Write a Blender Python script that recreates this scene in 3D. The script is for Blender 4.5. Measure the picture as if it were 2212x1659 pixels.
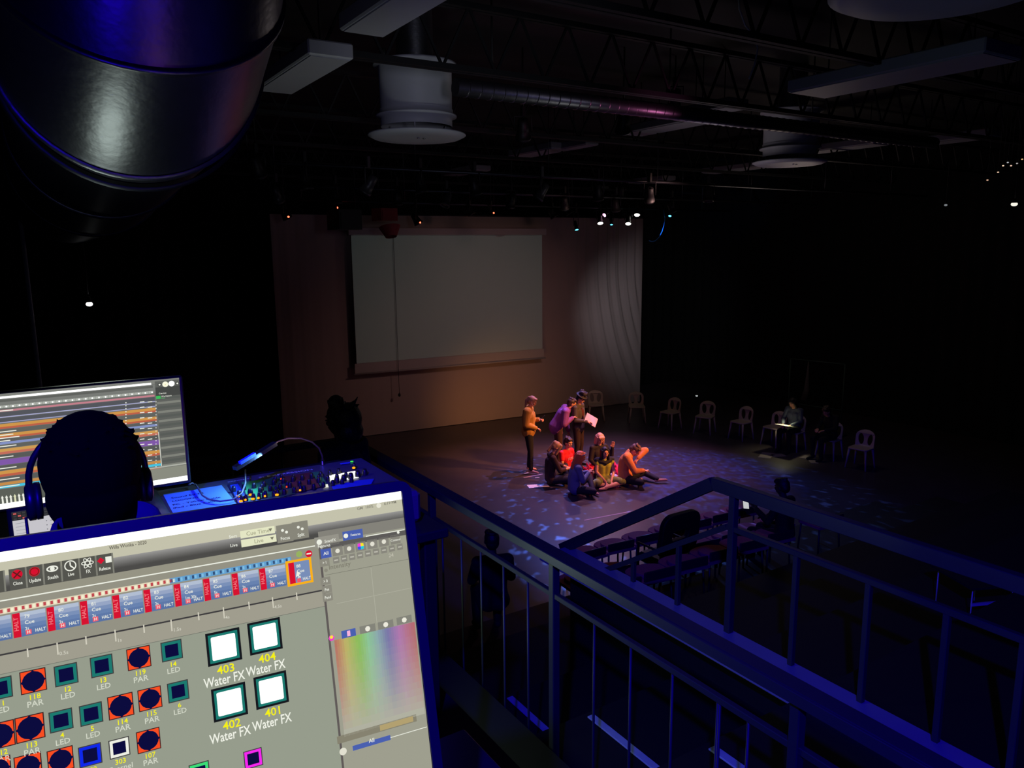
import bpy, math, random
from mathutils import Vector, Matrix
random.seed(7)
S_ = bpy.context.scene
COL = S_.collection
for o in list(bpy.data.objects): bpy.data.objects.remove(o)

# ------------------------------------------------------------------ camera
FPX, CX, CY, HC = 1661.0, 1106.0, 829.5, 4.8
_A, _T, _R = math.radians(32.5), math.radians(9.98), math.radians(.56)
FW = Vector((math.sin(_A)*math.cos(_T), math.cos(_A)*math.cos(_T), -math.sin(_T)))
_r0 = Vector((math.cos(_A), -math.sin(_A), 0)); _u0 = _r0.cross(FW)
RT = _r0*math.cos(_R) - _u0*math.sin(_R)
UP = _u0*math.cos(_R) + _r0*math.sin(_R)
CAM = Vector((0, 0, HC))
cd = bpy.data.cameras.new('camera'); cam = bpy.data.objects.new('camera', cd); COL.objects.link(cam)
cam.matrix_world = Matrix((( RT.x, UP.x, -FW.x, 0), (RT.y, UP.y, -FW.y, 0), (RT.z, UP.z, -FW.z, HC), (0, 0, 0, 1)))
cd.sensor_fit = 'HORIZONTAL'; cd.sensor_width = 36.0; cd.lens = 36.0*FPX/2212.0
cd.clip_start = 0.05; cd.clip_end = 100
S_.camera = cam

def ray(x, y): return FW + RT*((x-CX)/FPX) - UP*((y-CY)/FPX)
def at(x, y, ax, v):
    d = ray(x, y); k = 'xyz'.index(ax); return CAM + d*((v-CAM[k])/d[k])
def dp(x, y, d): return CAM + ray(x, y)*d
def onplane(x, y, o, n):
    d = ray(x, y); return CAM + d*((o-CAM).dot(n)/d.dot(n))

# ------------------------------------------------------------------ world, exposure, lights
W = bpy.data.worlds.new('world'); S_.world = W; W.use_nodes = True
W.node_tree.nodes['Background'].inputs[0].default_value = (.15, .2, .25, 1)
W.node_tree.nodes['Background'].inputs[1].default_value = .001
S_.view_settings.view_transform = 'Standard'; S_.view_settings.look = 'None'
S_.view_settings.exposure = 0; S_.view_settings.gamma = 1; S_.view_settings.use_curve_mapping = False

def lamp(name, kind, loc, energy, color, target=None, size=.1, angle=40, blend=.5, size_y=None):
    l = bpy.data.lights.new(name, kind); l.energy = energy; l.color = color
    if kind == 'AREA':
        l.size = size
        if size_y: l.shape = 'RECTANGLE'; l.size_y = size_y
    else: l.shadow_soft_size = size
    if kind == 'SPOT': l.spot_size = math.radians(angle); l.spot_blend = blend
    o = bpy.data.objects.new(name, l); COL.objects.link(o); o.location = loc
    if target is not None:
        o.rotation_euler = (Vector(target)-Vector(loc)).to_track_quat('-Z', 'Y').to_euler()
    return o

def gobo(o, scale, lo, hi, seed=0., rough=.5):
    """mottled water pattern wheel in front of a spot lamp"""
    l = o.data; l.use_nodes = True; nt = l.node_tree; em = nt.nodes['Emission']
    tc = nt.nodes.new('ShaderNodeTexCoord'); mp = nt.nodes.new('ShaderNodeMapping')
    mp.inputs['Location'].default_value = (seed, seed*.7, 0); mp.inputs['Scale'].default_value = (scale, scale, scale)
    nz = nt.nodes.new('ShaderNodeTexNoise'); nz.inputs['Scale'].default_value = 1; nz.inputs['Detail'].default_value = 1.5; nz.inputs['Roughness'].default_value = rough
    rp = nt.nodes.new('ShaderNodeValToRGB'); rp.color_ramp.elements[0].position = lo; rp.color_ramp.elements[0].color = (.13, .13, .13, 1)
    rp.color_ramp.elements[1].position = hi
    nt.links.new(tc.outputs['Normal'], mp.inputs[0]); nt.links.new(mp.outputs[0], nz.inputs['Vector'])
    nt.links.new(nz.outputs[0], rp.inputs[0]); nt.links.new(rp.outputs[0], em.inputs['Strength'])

PPL = Vector((10.1, 12.7, .6))
# stage lamps
lamp('top_spot', 'SPOT', (11.3, 12.9, 5.9), 1150, (.95, .42, .82), (10.3, 12.6, 0), .05, 74, .8)
lamp('key_spot', 'SPOT', (13.2, 7.2, 5.4), 4200, (1, .36, .09), PPL, .30, 23, .7)
lamp('back_spot', 'SPOT', (13.6, 16.4, 5.5), 200, (1, .50, .62), PPL, .10, 50, .7)
lamp('side_spot', 'SPOT', (6.2, 10.2, 5.9), 170, (.62, .32, 1), PPL, .10, 40, .8)
w1 = lamp('water_spot', 'SPOT', (11.2, 15.2, 5.8), 5200, (.09, .20, 1), (10.4, 11.4, 0), .02, 60, .4); gobo(w1, 52, .60, .69)
w2 = lamp('water_spot', 'SPOT', (13.6, 14.8, 5.8), 2400, (.015, .07, 1), (12.0, 11.3, 0), .02, 34, .7); gobo(w2, 50, .44, .64, 3.)
# backdrop lamps
lamp('cloth_wash', 'SPOT', (9.9, 15.2, .35), 72, (1, .42, .13), (11.0, 18.3, .5), .3, 85, 1)
lamp('cloth_wash', 'SPOT', (10.0, 9.5, 6.0), 260, (1, .56, .50), (10.4, 18.3, 1.6), .3, 62, 1)
lamp('cloth_side', 'SPOT', (12.9, 14.4, 3.2), 105, (.86, .90, 1), (16.1, 18.0, 2.7), .1, 66, 1)
# control booth: blue work light; the rest are added fills without fixtures
lamp('booth_blue', 'SPOT', (-1.5, -1.5, 6.8), 1900, (.012, .0, 1), (2.5, 1.6, 2.2), .06, 56, .35)
lamp('desk_blue_fill', 'POINT', (.45, 1.3, 4.15), 2.8, (.05, .02, 1), None, .10)  # added blue fill for the upper duct and the technician's top
lamp('desk_pink_fill', 'POINT', (.52, 1.85, 4.15), .35, (1, .25, .5), None, .05)  # added to give the duct its pink reflection
lamp('far_white_fill', 'POINT', (.2, 3.25, 4.65), 1.4, (.85, 1, .86), None, .12)  # unseen white source, added for the duct highlight and pale rails
lamp('rail_fill', 'SPOT', (1.35, 3.8, 2.95), 13, (.74, 1, .86), (2.3, 3.3, 2.85), .12, 130, .6)  # added greenish fill for the near railing, no screen stands there
lamp('fill_glow', 'SPOT', (1.6, .6, 5.2), 110, (.80, .80, 1), (4.2, 8.0, 6.35), .3, 32, 1)  # added spot to brighten the nearest drum diffuser
lamp('duct_blue_fill', 'SPOT', (-.6, 1.3, 4.3), 14, (.02, .0, 1), (.35, 2.95, 5.35), .05, 60, .8)  # added blue spot for the duct flanges
lamp('fill_glow', 'POINT', (8.5, 8.2, 5.2), 9, (.85, .74, .80), None, .5)  # added dim fill over the audience rows
lamp('upward_fill', 'SPOT', (3.4, 5.2, 2.9), 34, (.92, 1, .90), (3.2, 6.8, 6.3), .3, 96, .9)  # added uplight for diffuser plates and box light undersides
lamp('fill_glow', 'POINT', (14.5, 11.0, 4.6), 22, (1, .80, .68), None, .5)  # added warm fill to brighten the plastic chairs

# ------------------------------------------------------------------ materials
def lin(c): return tuple((v/255/12.92 if v/255 <= .04045 else ((v/255+.055)/1.055)**2.4) for v in c)
_m = {}
def mat(name, col, rough=.6, metal=0., emit=None, es=1., noise=0., nscale=20., bump=0., bscale=60., srgb=True, spec=.5, trans=0):
    if name in _m: return _m[name]
    m = bpy.data.materials.new(name); m.use_nodes = True; nt = m.node_tree; b = nt.nodes['Principled BSDF']
    c = lin(col) if srgb else col
    b.inputs['Base Color'].default_value = (*c, 1); b.inputs['Roughness'].default_value = rough
    b.inputs['Metallic'].default_value = metal; b.inputs['Specular IOR Level'].default_value = spec
    if emit is not None:
        b.inputs['Emission Color'].default_value = (*lin(emit), 1); b.inputs['Emission Strength'].default_value = es
    if noise or bump:
        tc = nt.nodes.new('ShaderNodeTexCoord')
    if noise:
        n = nt.nodes.new('ShaderNodeTexNoise'); n.inputs['Scale'].default_value = nscale; n.inputs['Detail'].default_value = 4
        nt.links.new(tc.outputs['Object'], n.inputs['Vector'])
        mx = nt.nodes.new('ShaderNodeMix'); mx.data_type = 'RGBA'
        mx.inputs[6].default_value = (*[max(0, v*(1-noise)) for v in c], 1); mx.inputs[7].default_value = (*[min(1, v*(1+noise)) for v in c], 1)
        nt.links.new(n.outputs[0], mx.inputs[0]); nt.links.new(mx.outputs[2], b.inputs['Base Color'])
    if bump:
        n2 = nt.nodes.new('ShaderNodeTexNoise'); n2.inputs['Scale'].default_value = bscale
        nt.links.new(tc.outputs['Object'], n2.inputs['Vector'])
        bp = nt.nodes.new('ShaderNodeBump'); bp.inputs['Strength'].default_value = bump; bp.inputs['Distance'].default_value = .01
        nt.links.new(n2.outputs[0], bp.inputs['Height']); nt.links.new(bp.outputs[0], b.inputs['Normal'])
    _m[name] = m; return m
def glow(name, col, es=1.):
    if name in _m: return _m[name]
    m = bpy.data.materials.new(name); m.use_nodes = True; nt = m.node_tree
    nt.nodes.remove(nt.nodes['Principled BSDF']); e = nt.nodes.new('ShaderNodeEmission')
    e.inputs[0].default_value = (*lin(col), 1); e.inputs[1].default_value = es
    nt.links.new(e.outputs[0], nt.nodes['Material Output'].inputs[0]); _m[name] = m; return m

BLACK = mat('black_paint', (26, 26, 28), .55, noise=.3, nscale=8)
STAGE = mat('stage_paint', (70, 62, 66), .38, noise=.25, nscale=2.2, bump=.12, bscale=6)
CEILM = mat('ceiling_black', (24, 25, 26), .8, noise=.3, nscale=3)
DRAPE = mat('black_drape', (12, 12, 13), .95, noise=.3, nscale=5)
CLOTH = mat('backdrop_cloth', (168, 150, 146), .9, noise=.06, nscale=1.2, bump=.2, bscale=150)
SCRW = mat('screen_white', (168, 176, 172), .85, noise=.02, nscale=3)
SCRB = mat('screen_border', (176, 168, 166), .85)
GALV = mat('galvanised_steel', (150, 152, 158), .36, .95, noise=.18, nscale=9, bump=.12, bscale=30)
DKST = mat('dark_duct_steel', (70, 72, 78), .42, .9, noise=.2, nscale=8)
RAILM = mat('rail_paint', (50, 53, 54), .5, .0, noise=.12, nscale=14)
LEDGE = mat('ledge_paint', (150, 151, 156), .6, noise=.1, nscale=6)
NOSE = mat('nosing_tape', (190, 205, 190), .6, noise=.12, nscale=30)
WHITEM = mat('white_enamel', (196, 198, 205), .5, noise=.05, nscale=5)
DKPL = mat('dark_plastic', (30, 31, 34), .38)
GRPL = mat('grey_plastic', (84, 86, 90), .45)
BEZEL = mat('bezel_aluminium', (34, 34, 38), .5, .0)
PLAST = mat('cream_plastic', (186, 168, 150), .42, noise=.05, nscale=8)
CANM = mat('lamp_housing_black', (22, 22, 24), .5)
REDBX = mat('red_box_paint', (150, 40, 48), .6, noise=.2)
SEATR = mat('red_seat_fabric', (190, 92, 104), .85, noise=.15, nscale=40)
SEATS = mat('seat_shell_black', (40, 38, 42), .5)
PAPER = mat('paper_white', (232, 226, 222), .8)
PAPERB = mat('paper_blue', (120, 175, 245), .8)
INK = mat('ink_navy', (14, 18, 60), .7)
CABLE = mat('cable_black', (30, 30, 34), .5)
TRUS = mat('truss_black_paint', (19, 20, 22), .7)
CHROME = mat('chrome', (200, 202, 206), .25, 1)

# ------------------------------------------------------------------ mesh helpers
class MB:
    def __init__(s): s.v = []; s.f = []; s.mi = []; s.sm = []
    def add(s, vs, fs, mi=0, smooth=False):
        n = len(s.v); s.v += [tuple(v) for v in vs]
        for f in fs: s.f.append(tuple(n+i for i in f)); s.mi.append(mi); s.sm.append(smooth)
    def box(s, c, d, M=None, mi=0):
        c = Vector(c); vs = []
        for z in (-1, 1):
            for y in (-1, 1):
                for x in (-1, 1):
                    p = Vector((x*d[0]/2, y*d[1]/2, z*d[2]/2)); vs.append(c + (M @ p if M else p))
        s.add(vs, [(0, 2, 3, 1), (4, 5, 7, 6), (0, 1, 5, 4), (2, 6, 7, 3), (0, 4, 6, 2), (1, 3, 7, 5)], mi)
    def bbox(s, c, d, b=.006, M=None, mi=0):
        """box with chamfered edges"""
        c = Vector(c); vs = []; idx = {}
        h = [v/2 for v in d]
        for sx in (-1, 1):
            for sy in (-1, 1):
                for sz in (-1, 1):
                    for a in range(3):
                        p = [sx*(h[0]-b), sy*(h[1]-b), sz*(h[2]-b)]; p[a] = (sx, sy, sz)[a]*h[a]
                        idx[(sx, sy, sz, a)] = len(vs); q = Vector(p); vs.append(c + (M @ q if M else q))
        fs = []
        for a in range(3):
            o1, o2 = (a+1) % 3, (a+2) % 3
            for sg in (-1, 1):
                q = []
                for (p1, p2) in ((-1, -1), (1, -1), (1, 1), (-1, 1)):
                    k = [0, 0, 0]; k[a] = sg; k[o1] = p1; k[o2] = p2; q.append(idx[(*k, a)])
                fs.append(q if sg > 0 else q[::-1])
            for p1 in (-1, 1):
                for p2 in (-1, 1):
                    q = []
                    for (sg, ax) in ((-1, o1), (1, o1), (1, o2), (-1, o2)):
                        k = [0, 0, 0]; k[a] = sg; k[o1] = p1; k[o2] = p2; q.append(idx[(*k, ax)])
                    fs.append(q if p1*p2 > 0 else q[::-1])
        for sx in (-1, 1):
            for sy in (-1, 1):
                for sz in (-1, 1):
                    q = [idx[(sx, sy, sz, a)] for a in range(3)]; fs.append(q if sx*sy*sz > 0 else q[::-1])
        s.add(vs, fs, mi)
    def bar(s, a, b, w, h=None, mi=0):
        a = Vector(a); b = Vector(b); d = b-a; L = d.length; z = d/L
        ref = Vector((0, 0, 1)) if abs(z.z) < .95 else Vector((0, 1, 0))
        x = z.cross(ref).normalized(); y = x.cross(z)
        M = Matrix((x, y, z)).transposed(); s.box((a+b)/2, (w, h or w, L), M, mi)
    def tube(s, pts, r, n=10, mi=0, caps=True, rs=None):
        pts = [Vector(p) for p in pts]; vs = []; fs = []
        x = None
        for i, p in enumerate(pts):
            d = (pts[min(i+1, len(pts)-1)]-pts[max(i-1, 0)]).normalized()
            if x is None:
                ref = Vector((0, 0, 1)) if abs(d.z) < .9 else Vector((1, 0, 0)); x = d.cross(ref).normalized()
            else: x = (x - d*x.dot(d)).normalized()
            y = d.cross(x); rr = rs[i] if rs else r
            for k in range(n):
                t = 2*math.pi*k/n; vs.append(p + x*math.cos(t)*rr + y*math.sin(t)*rr)
        for i in range(len(pts)-1):
            for k in range(n):
                fs.append((i*n+k, i*n+(k+1) % n, (i+1)*n+(k+1) % n, (i+1)*n+k))
        s.add(vs, fs, mi, True)
        if caps:
            m = len(s.v)-len(vs); s.f.append(tuple(m+k for k in range(n-1, -1, -1))); s.mi.append(mi); s.sm.append(False)
            e = m+(len(pts)-1)*n; s.f.append(tuple(e+k for k in range(n))); s.mi.append(mi); s.sm.append(False)
    def lathe(s, prof, o=(0, 0, 0), axis=(0, 0, 1), n=24, mi=0):
        z = Vector(axis).normalized(); ref = Vector((0, 0, 1)) if abs(z.z) < .9 else Vector((1, 0, 0))
        x = z.cross(ref).normalized(); y = z.cross(x); o = Vector(o); vs = []; fs = []
        for (r, h) in prof:
            for k in range(n):
                t = 2*math.pi*k/n; vs.append(o + z*h + (x*math.cos(t)+y*math.sin(t))*max(r, 1e-5))
        for i in range(len(prof)-1):
            for k in range(n): fs.append((i*n+k, i*n+(k+1) % n, (i+1)*n+(k+1) % n, (i+1)*n+k))
        s.add(vs, fs, mi, True)
    def ell(s, c, r, M=None, n=12, mi=0):
        c = Vector(c); vs = []; fs = []; m = n//2+1
        for i in range(m+1):
            p = math.pi*i/m
            for k in range(n):
                t = 2*math.pi*k/n; q = Vector((r[0]*math.sin(p)*math.cos(t), r[1]*math.sin(p)*math.sin(t), r[2]*math.cos(p)))
                vs.append(c + (M @ q if M else q))
        for i in range(m):
            for k in range(n): fs.append((i*n+k, (i+1)*n+k, (i+1)*n+(k+1) % n, i*n+(k+1) % n))
        s.add(vs, fs, mi, True)
    def cap(s, a, b, r1, r2, n=12, mi=0):
        """tapered capsule"""
        a = Vector(a); b = Vector(b); d = b-a; L = max(d.length, 1e-4); d = d/L
        pts = []; rs = []
        for t in (0.05, .35, .7): pts.append(a - d*r1*math.cos(t*math.pi/2)); rs.append(r1*math.sin(t*math.pi/2))
        pts += [a, b]; rs += [r1, r2]
        for t in (.7, .35, 0.05): pts.append(b + d*r2*math.cos(t*math.pi/2)); rs.append(r2*math.sin(t*math.pi/2))
        s.tube(pts, 0, n, mi, True, rs)
    def prism(s, poly, z0, z1, M=None, mi=0):
        n = len(poly); vs = []
        for z in (z0, z1):
            for (x, y) in poly:
                p = Vector((x, y, z)); vs.append(M @ p if M else p)
        fs = [tuple(range(n-1, -1, -1)), tuple(range(n, 2*n))] + [(i, (i+1) % n, n+(i+1) % n, n+i) for i in range(n)]
        s.add(vs, fs, mi)
    def mesh(s, name, mats):
        me = bpy.data.meshes.new(name); me.from_pydata(s.v, [], s.f)
        for m in (mats if isinstance(mats, (list, tuple)) else [mats]): me.materials.append(m)
        me.polygons.foreach_set('material_index', s.mi); me.polygons.foreach_set('use_smooth', s.sm); me.update()
        return me
    def wb(s, name, mats, parent, **k):
        """shape given in world coordinates, linked under an unrotated parent"""
        q = parent; off = Vector((0, 0, 0))
        while q: off += q.location; q = q.parent
        s.v = [tuple(Vector(v)-off) for v in s.v]
        return s.build(name, mats, parent, **k)
    def build(s, name, mats, parent=None, **k):
        o = bpy.data.objects.new(name, s.mesh(name, mats)); COL.objects.link(o)
        if parent: o.parent = parent
        return tag(o, **k)
def tag(o, label=None, cat=None, group=None, kind=None):
    if label: o['label'] = label
    if cat: o['category'] = cat
    if group: o['group'] = group
    if kind: o['kind'] = kind
    return o
def thing(name, loc, label, cat, group=None, rz=0., rot=None):
    o = bpy.data.objects.new(name, None); COL.objects.link(o); o.location = loc
    o.empty_display_size = .1
    o.rotation_euler = rot if rot else (0, 0, rz)
    return tag(o, label, cat, group)
def dup(root, loc, rz, label, group=None, parent=None):
    c = root.copy(); COL.objects.link(c); c.location = loc; c.rotation_euler = (0, 0, rz)
    c['label'] = label
    if group: c['group'] = group
    def rec(a, b):
        for ch in [o for o in a.children]:
            d = ch.copy(); COL.objects.link(d); d.parent = b; rec(ch, d)
    rec(root, c); return c
def mesh_from_mods(o):
    bpy.context.view_layer.update()
    dg = bpy.context.evaluated_depsgraph_get(); ev = o.evaluated_get(dg)
    return bpy.data.meshes.new_from_object(ev)
def fuse(mb, name, m, voxel, parent, smooth=2, **k):
    """one continuous surface out of overlapping volumes"""
    o = mb.build(name, m)
    r = o.modifiers.new('r', 'REMESH'); r.mode = 'VOXEL'; r.voxel_size = voxel; r.use_smooth_shade = True
    if smooth:
        sm = o.modifiers.new('s', 'SMOOTH'); sm.iterations = smooth; sm.factor = .5
    me = mesh_from_mods(o); old = o.data; o.modifiers.clear(); o.data = me; bpy.data.meshes.remove(old)
    if not me.materials: me.materials.append(m)
    if parent: o.parent = parent
    return tag(o, **k)

# ------------------------------------------------------------------ flat print on a real plane
class Print:
    def __init__(s, o, u, v):
        s.o = Vector(o); s.u = Vector(u).normalized(); s.v = Vector(v).normalized(); s.n = s.u.cross(s.v).normalized()
        s.mb = MB(); s.mats = []; s.lay = 0
    def S(s, x, y):
        p = onplane(x, y, s.o, s.n) - s.o; return p.dot(s.u), p.dot(s.v)
    def w(s, u, v, h): return s.o + s.u*u + s.v*v + s.n*h
    def m(s, mt):
        if mt not in s.mats: s.mats.append(mt)
        return s.mats.index(mt)
    def poly(s, pts, mt, h):
        s.mb.add([s.w(u, v, h) for u, v in pts], [tuple(range(len(pts)))], s.m(mt))
    def rect(s, u0, v0, u1, v1, mt, h):
        a, b = min(u0, u1), max(u0, u1); c, d = min(v0, v1), max(v0, v1)
        s.poly([(a, c), (b, c), (b, d), (a, d)], mt, h)
    def rpx(s, x0, y0, x1, y1, mt, h):      # photo pixels of two opposite corners
        s.rect(*s.S(x0, y0), *s.S(x1, y1), mt, h)
    def disc(s, u, v, r, mt, h, n=16, ry=None):
        s.poly([(u+r*math.cos(2*math.pi*i/n), v+(ry or r)*math.sin(2*math.pi*i/n)) for i in range(n)], mt, h)
    def ring(s, u, v, r, w, mt, h, n=20, ry=None):
        ry = ry or r
        for i in range(n):
            a, b = 2*math.pi*i/n, 2*math.pi*(i+1)/n
            s.poly([(u+r*math.cos(a), v+ry*math.sin(a)), (u+r*math.cos(b), v+ry*math.sin(b)), (u+(r-w)*math.cos(b), v+(ry-w)*math.sin(b)), (u+(r-w)*math.cos(a), v+(ry-w)*math.sin(a))][::-1], mt, h)
    def line(s, a, b, w, mt, h):
        a = Vector(a); b = Vector(b); d = (b-a).normalized(); p = Vector((-d.y, d.x))*w/2
        s.poly([tuple(a-p), tuple(b-p), tuple(b+p), tuple(a+p)], mt, h)
    def text(s, txt, u, v, size, mt, h, align='CENTER', rot=0., squeeze=1.):
        V, Fc = glyphs(txt, align); c, q = math.cos(rot), math.sin(rot)
        s.mb.add([s.w(u+(x*squeeze*c-y*q)*size, v+(x*squeeze*q+y*c)*size, h) for x, y in V], Fc, s.m(mt))
    def build(s, name, parent, **k): return s.mb.wb(name, s.mats, parent, **k)
_g = {}
def glyphs(txt, align):
    if (txt, align) in _g: return _g[(txt, align)]
    c = bpy.data.curves.new('t', 'FONT'); c.body = txt; c.size = 1; c.align_x = align; c.resolution_u = 2; c.offset = .012
    o = bpy.data.objects.new('t', c); COL.objects.link(o); me = mesh_from_mods(o)
    r = ([(v.co.x, v.co.y) for v in me.vertices], [tuple(p.vertices) for p in me.polygons])
    bpy.data.objects.remove(o); bpy.data.curves.remove(c); bpy.data.meshes.remove(me); _g[(txt, align)] = r; return r

# ================================================================== SETTING
def struct(mb, name, m, **k): return mb.build(name, m, kind='structure', **k)
X0, X1, Y0, Y1, ZT = -3.6, 20.0, -3.0, 20.2, 7.4
b = MB(); b.box(((X0+X1)/2, (Y0+Y1)/2, -.06), (X1-X0, Y1-Y0, .12)); struct(b, 'floor', STAGE)
b = MB(); b.box(((X0+X1)/2, (Y0+Y1)/2, ZT+.06), (X1-X0, Y1-Y0, .12)); struct(b, 'ceiling', CEILM)
def drapewall(name, a, c, inward):
    """pleated black masking drape along a wall, hung from floor to ceiling"""
    a = Vector(a); c = Vector(c); L = (c-a).length; d = (c-a)/L; n = Vector((-d.y, d.x, 0))*inward
    N = int(L/.09); vs = []; fs = []
    for i in range(N+1):
        t = L*i/N; off = .05+.05*math.sin(t*2*math.pi/.42+1.3*math.sin(t*.9))
        for z in (0, ZT): vs.append(a + d*t + n*off + Vector((0, 0, z)))
    for i in range(N): fs.append((2*i, 2*i+2, 2*i+3, 2*i+1))
    b = MB(); b.add(vs, fs, 0, True); b.box((a+c)/2 + Vector((0, 0, ZT/2)) - n*.05, (L if abs(d.x) > .5 else .08, .08 if abs(d.x) > .5 else L, ZT), mi=0)
    return struct(b, name, DRAPE)
drapewall('wall_left', (X0, Y0, 0), (X0, Y1, 0), -1)
drapewall('wall_right', (X1, Y0, 0), (X1, Y1, 0), 1)
drapewall('wall_back', (X0, Y1, 0), (X1, Y1, 0), -1)
drapewall('wall_front', (X0, Y0, 0), (X1, Y0, 0), 1)

DECKM = mat('deck_black', (13, 13, 15), .7)
# booth deck, gallery deck and seating tiers (stepped platform)
b = MB(); b.box((-1.2, -.5, 1.65), (4.6, 4.9, 3.3)); struct(b, 'trim_1', DECKM)                 # raised booth deck
b = MB(); b.box((-.70, 4.15, 1.05), (5.8, 4.36, 2.1)); struct(b, 'trim_2', DECKM)                # gallery deck
tiers = [(-.5, 2.68, 2.09), (2.68, 3.74, 1.70), (3.74, 4.76, 1.30), (4.76, 5.75, .92), (5.75, 6.8, .52), (6.8, 7.9, .13)]
for i, (ya, yb, z) in enumerate(tiers):
    b = MB(); b.box(((2.33+13.0)/2, (ya+yb)/2, z/2-.002), (13.0-2.33, yb-ya, z)); struct(b, 'trim_%d' % (3+i), DECKM)
    if i in (0, 1, 2, 3):
        b = MB(); b.bbox((2.95, (ya+yb)/2+.02, z+.008), (.055, yb-ya-.14, .012), .003)
        b.wb('step_nosing', NOSE, None, label='pale tape strip edging %s seating tier below the railing' % ('the uppermost', 'the second', 'the third', 'the fourth')[i], cat='step edge', group='tape strips on the seating tiers')

# ------------------------------------------------------------------ backdrop
BD0 = Vector((5.0, 18.78, 0)); BDd = Vector((8.865, -.654, 0)).normalized(); BDn = Vector((BDd.y, -BDd.x, 0))
if BDn.y > 0: BDn = -BDn
def bd(px, py, off=0.):
    p = onplane(px, py, BD0 + BDn*off, BDn) - BD0; return p.dot(BDd), p.z
sL, zTop = bd(580, 465); sR, _ = bd(1388, 478)
def curtain():
    nx, nz = 300, 60; vs = []; fs = []
    wL = sL+.02; wR = sR
    for j in range(nz+1):
        z = .012 + (5.66-.012)*j/nz
        for i in range(nx+1):
            s = wL + (wR-wL)*i/nx
            e = (wR-s)                                            # metres from the right edge
            sweep = max(0, 1-z/4.2)**1.6*1.5*max(0, 1-e/4.5)
            ph = e + sweep*.9                                       # folds sweep toward the edge low down
            amp = .0015 + .07*max(0, 1-ph/2.9)**1.1 + .006*max(0, 1-(s-wL)/1.2)
            off = amp*(math.sin(ph*2*math.pi/.33+1.2*math.sin(ph*2.1)) + .45*math.sin(ph*2*math.pi/.15+.5))
            off *= min(1, max(0, wR-s)/.5)
            p = BD0 + BDd*s + BDn*(off+.03) + Vector((0, 0, z)); vs.append(p)
    for j in range(nz):
        for i in range(nx):
            a = j*(nx+1)+i; fs.append((a, a+1, a+nx+2, a+nx+1))
    b = MB(); b.add(vs, fs, 0, True); return b
t = thing('backdrop_curtain', BD0, 'wide pale cloth backdrop hanging across the rear of the stage', 'curtain')
curtain().wb('cloth', CLOTH, t)
b = MB(); b.tube([BD0+BDd*(sL-.2)+Vector((0, 0, 5.68)), BD0+BDd*(sR+.2)+Vector((0, 0, 5.68))], .03, 10); b.wb('curtain_rail', CANM, t)
# projection screen 16 cm in front of it
t = thing('projection_screen', BD0+BDn*.3, 'large white projection screen hanging before the backdrop', 'screen')
so = .30
def bdq(b, pts, th, mi=0):
    v = [BD0+BDd*s+BDn*(so+o)+Vector((0, 0, z)) for o in (0, th) for (s, z) in pts]
    n = len(pts); b.add(v, [tuple(range(n-1, -1, -1)), tuple(range(n, 2*n))]+[(i, (i+1) % n, n+(i+1) % n, n+i) for i in range(n)], mi)
TLs, TRs = bd(766, 508, so), bd(1172, 508, so); BLs, BRs = bd(762, 784, so), bd(1170, 755, so)
zt = (TLs[1]+TRs[1])/2; zb = (BLs[1]+BRs[1])/2; s0 = (TLs[0]+BLs[0])/2; s1 = (TRs[0]+BRs[0])/2
b = MB(); bdq(b, [(s0, zb), (s1, zb), (s1, zt), (s0, zt)], .01); b.wb('screen_cloth', SCRW, t)
b = MB(); bdq(b, [(s0-.05, zb-.26), (s1+.05, zb-.26), (s1+.05, zb-.002), (s0-.05, zb-.002)], .012); b.wb('lower_border', SCRB, t)
b = MB(); bdq(b, [(s0-.08, zt+.002), (s1+.08, zt+.002), (s1+.08, zt+.17), (s0-.08, zt+.17)], .10); b.wb('roller_case', SCRB, t)
b = MB(); b.tube([BD0+BDd*(s0-.08)+BDn*(so+.04)+Vector((0, 0, zb-.27)), BD0+BDd*(s1+.08)+BDn*(so+.04)+Vector((0, 0, zb-.27))], .022, 8); b.wb('bottom_bar', SCRB, t)
a0 = bd(848, 510, so-.0); a1 = bd(861, 850, so)
b = MB(); P = lambda s, z: BD0+BDd*s+BDn*(so+.06)+Vector((0, 0, z))
b.tube([P(*a0), P((a0[0]+a1[0])/2, (a0[1]+a1[1])/2), P(*a1)], .006, 6); b.wb('pull_cord', CABLE, t)
b = MB(); b.ell(P(a1[0], a1[1]-.03), (.035, .035, .05)); b.wb('cord_knob', CABLE, t)

def rect_mask(o, x0, x1, y0, y1):
    """square-cut beam of a video projector with lens shift"""
    l = o.data; l.use_nodes = True; nt = l.node_tree; em = nt.nodes['Emission']; N = nt.nodes.new
    tc = N('ShaderNodeTexCoord'); sp = N('ShaderNodeSeparateXYZ'); nt.links.new(tc.outputs['Normal'], sp.inputs[0]); prev = None
    ab = N('ShaderNodeMath'); ab.operation = 'ABSOLUTE'; nt.links.new(sp.outputs['Z'], ab.inputs[0])
    for ax, lo, hi in (('X', x0, x1), ('Y', y0, y1)):
        dv = N('ShaderNodeMath'); dv.operation = 'DIVIDE'; nt.links.new(sp.outputs[ax], dv.inputs[0]); nt.links.new(ab.outputs[0], dv.inputs[1])
        for op, v in (('GREATER_THAN', lo), ('LESS_THAN', hi)):
            m = N('ShaderNodeMath'); m.operation = op; nt.links.new(dv.outputs[0], m.inputs[0]); m.inputs[1].default_value = v
            if prev: q = N('ShaderNodeMath'); q.operation = 'MULTIPLY'; nt.links.new(prev.outputs[0], q.inputs[0]); nt.links.new(m.outputs[0], q.inputs[1]); prev = q
            else: prev = m
    nt.links.new(prev.outputs[0], em.inputs['Strength'])
scx = (s0+s1)/2; PD = 8.2
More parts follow.
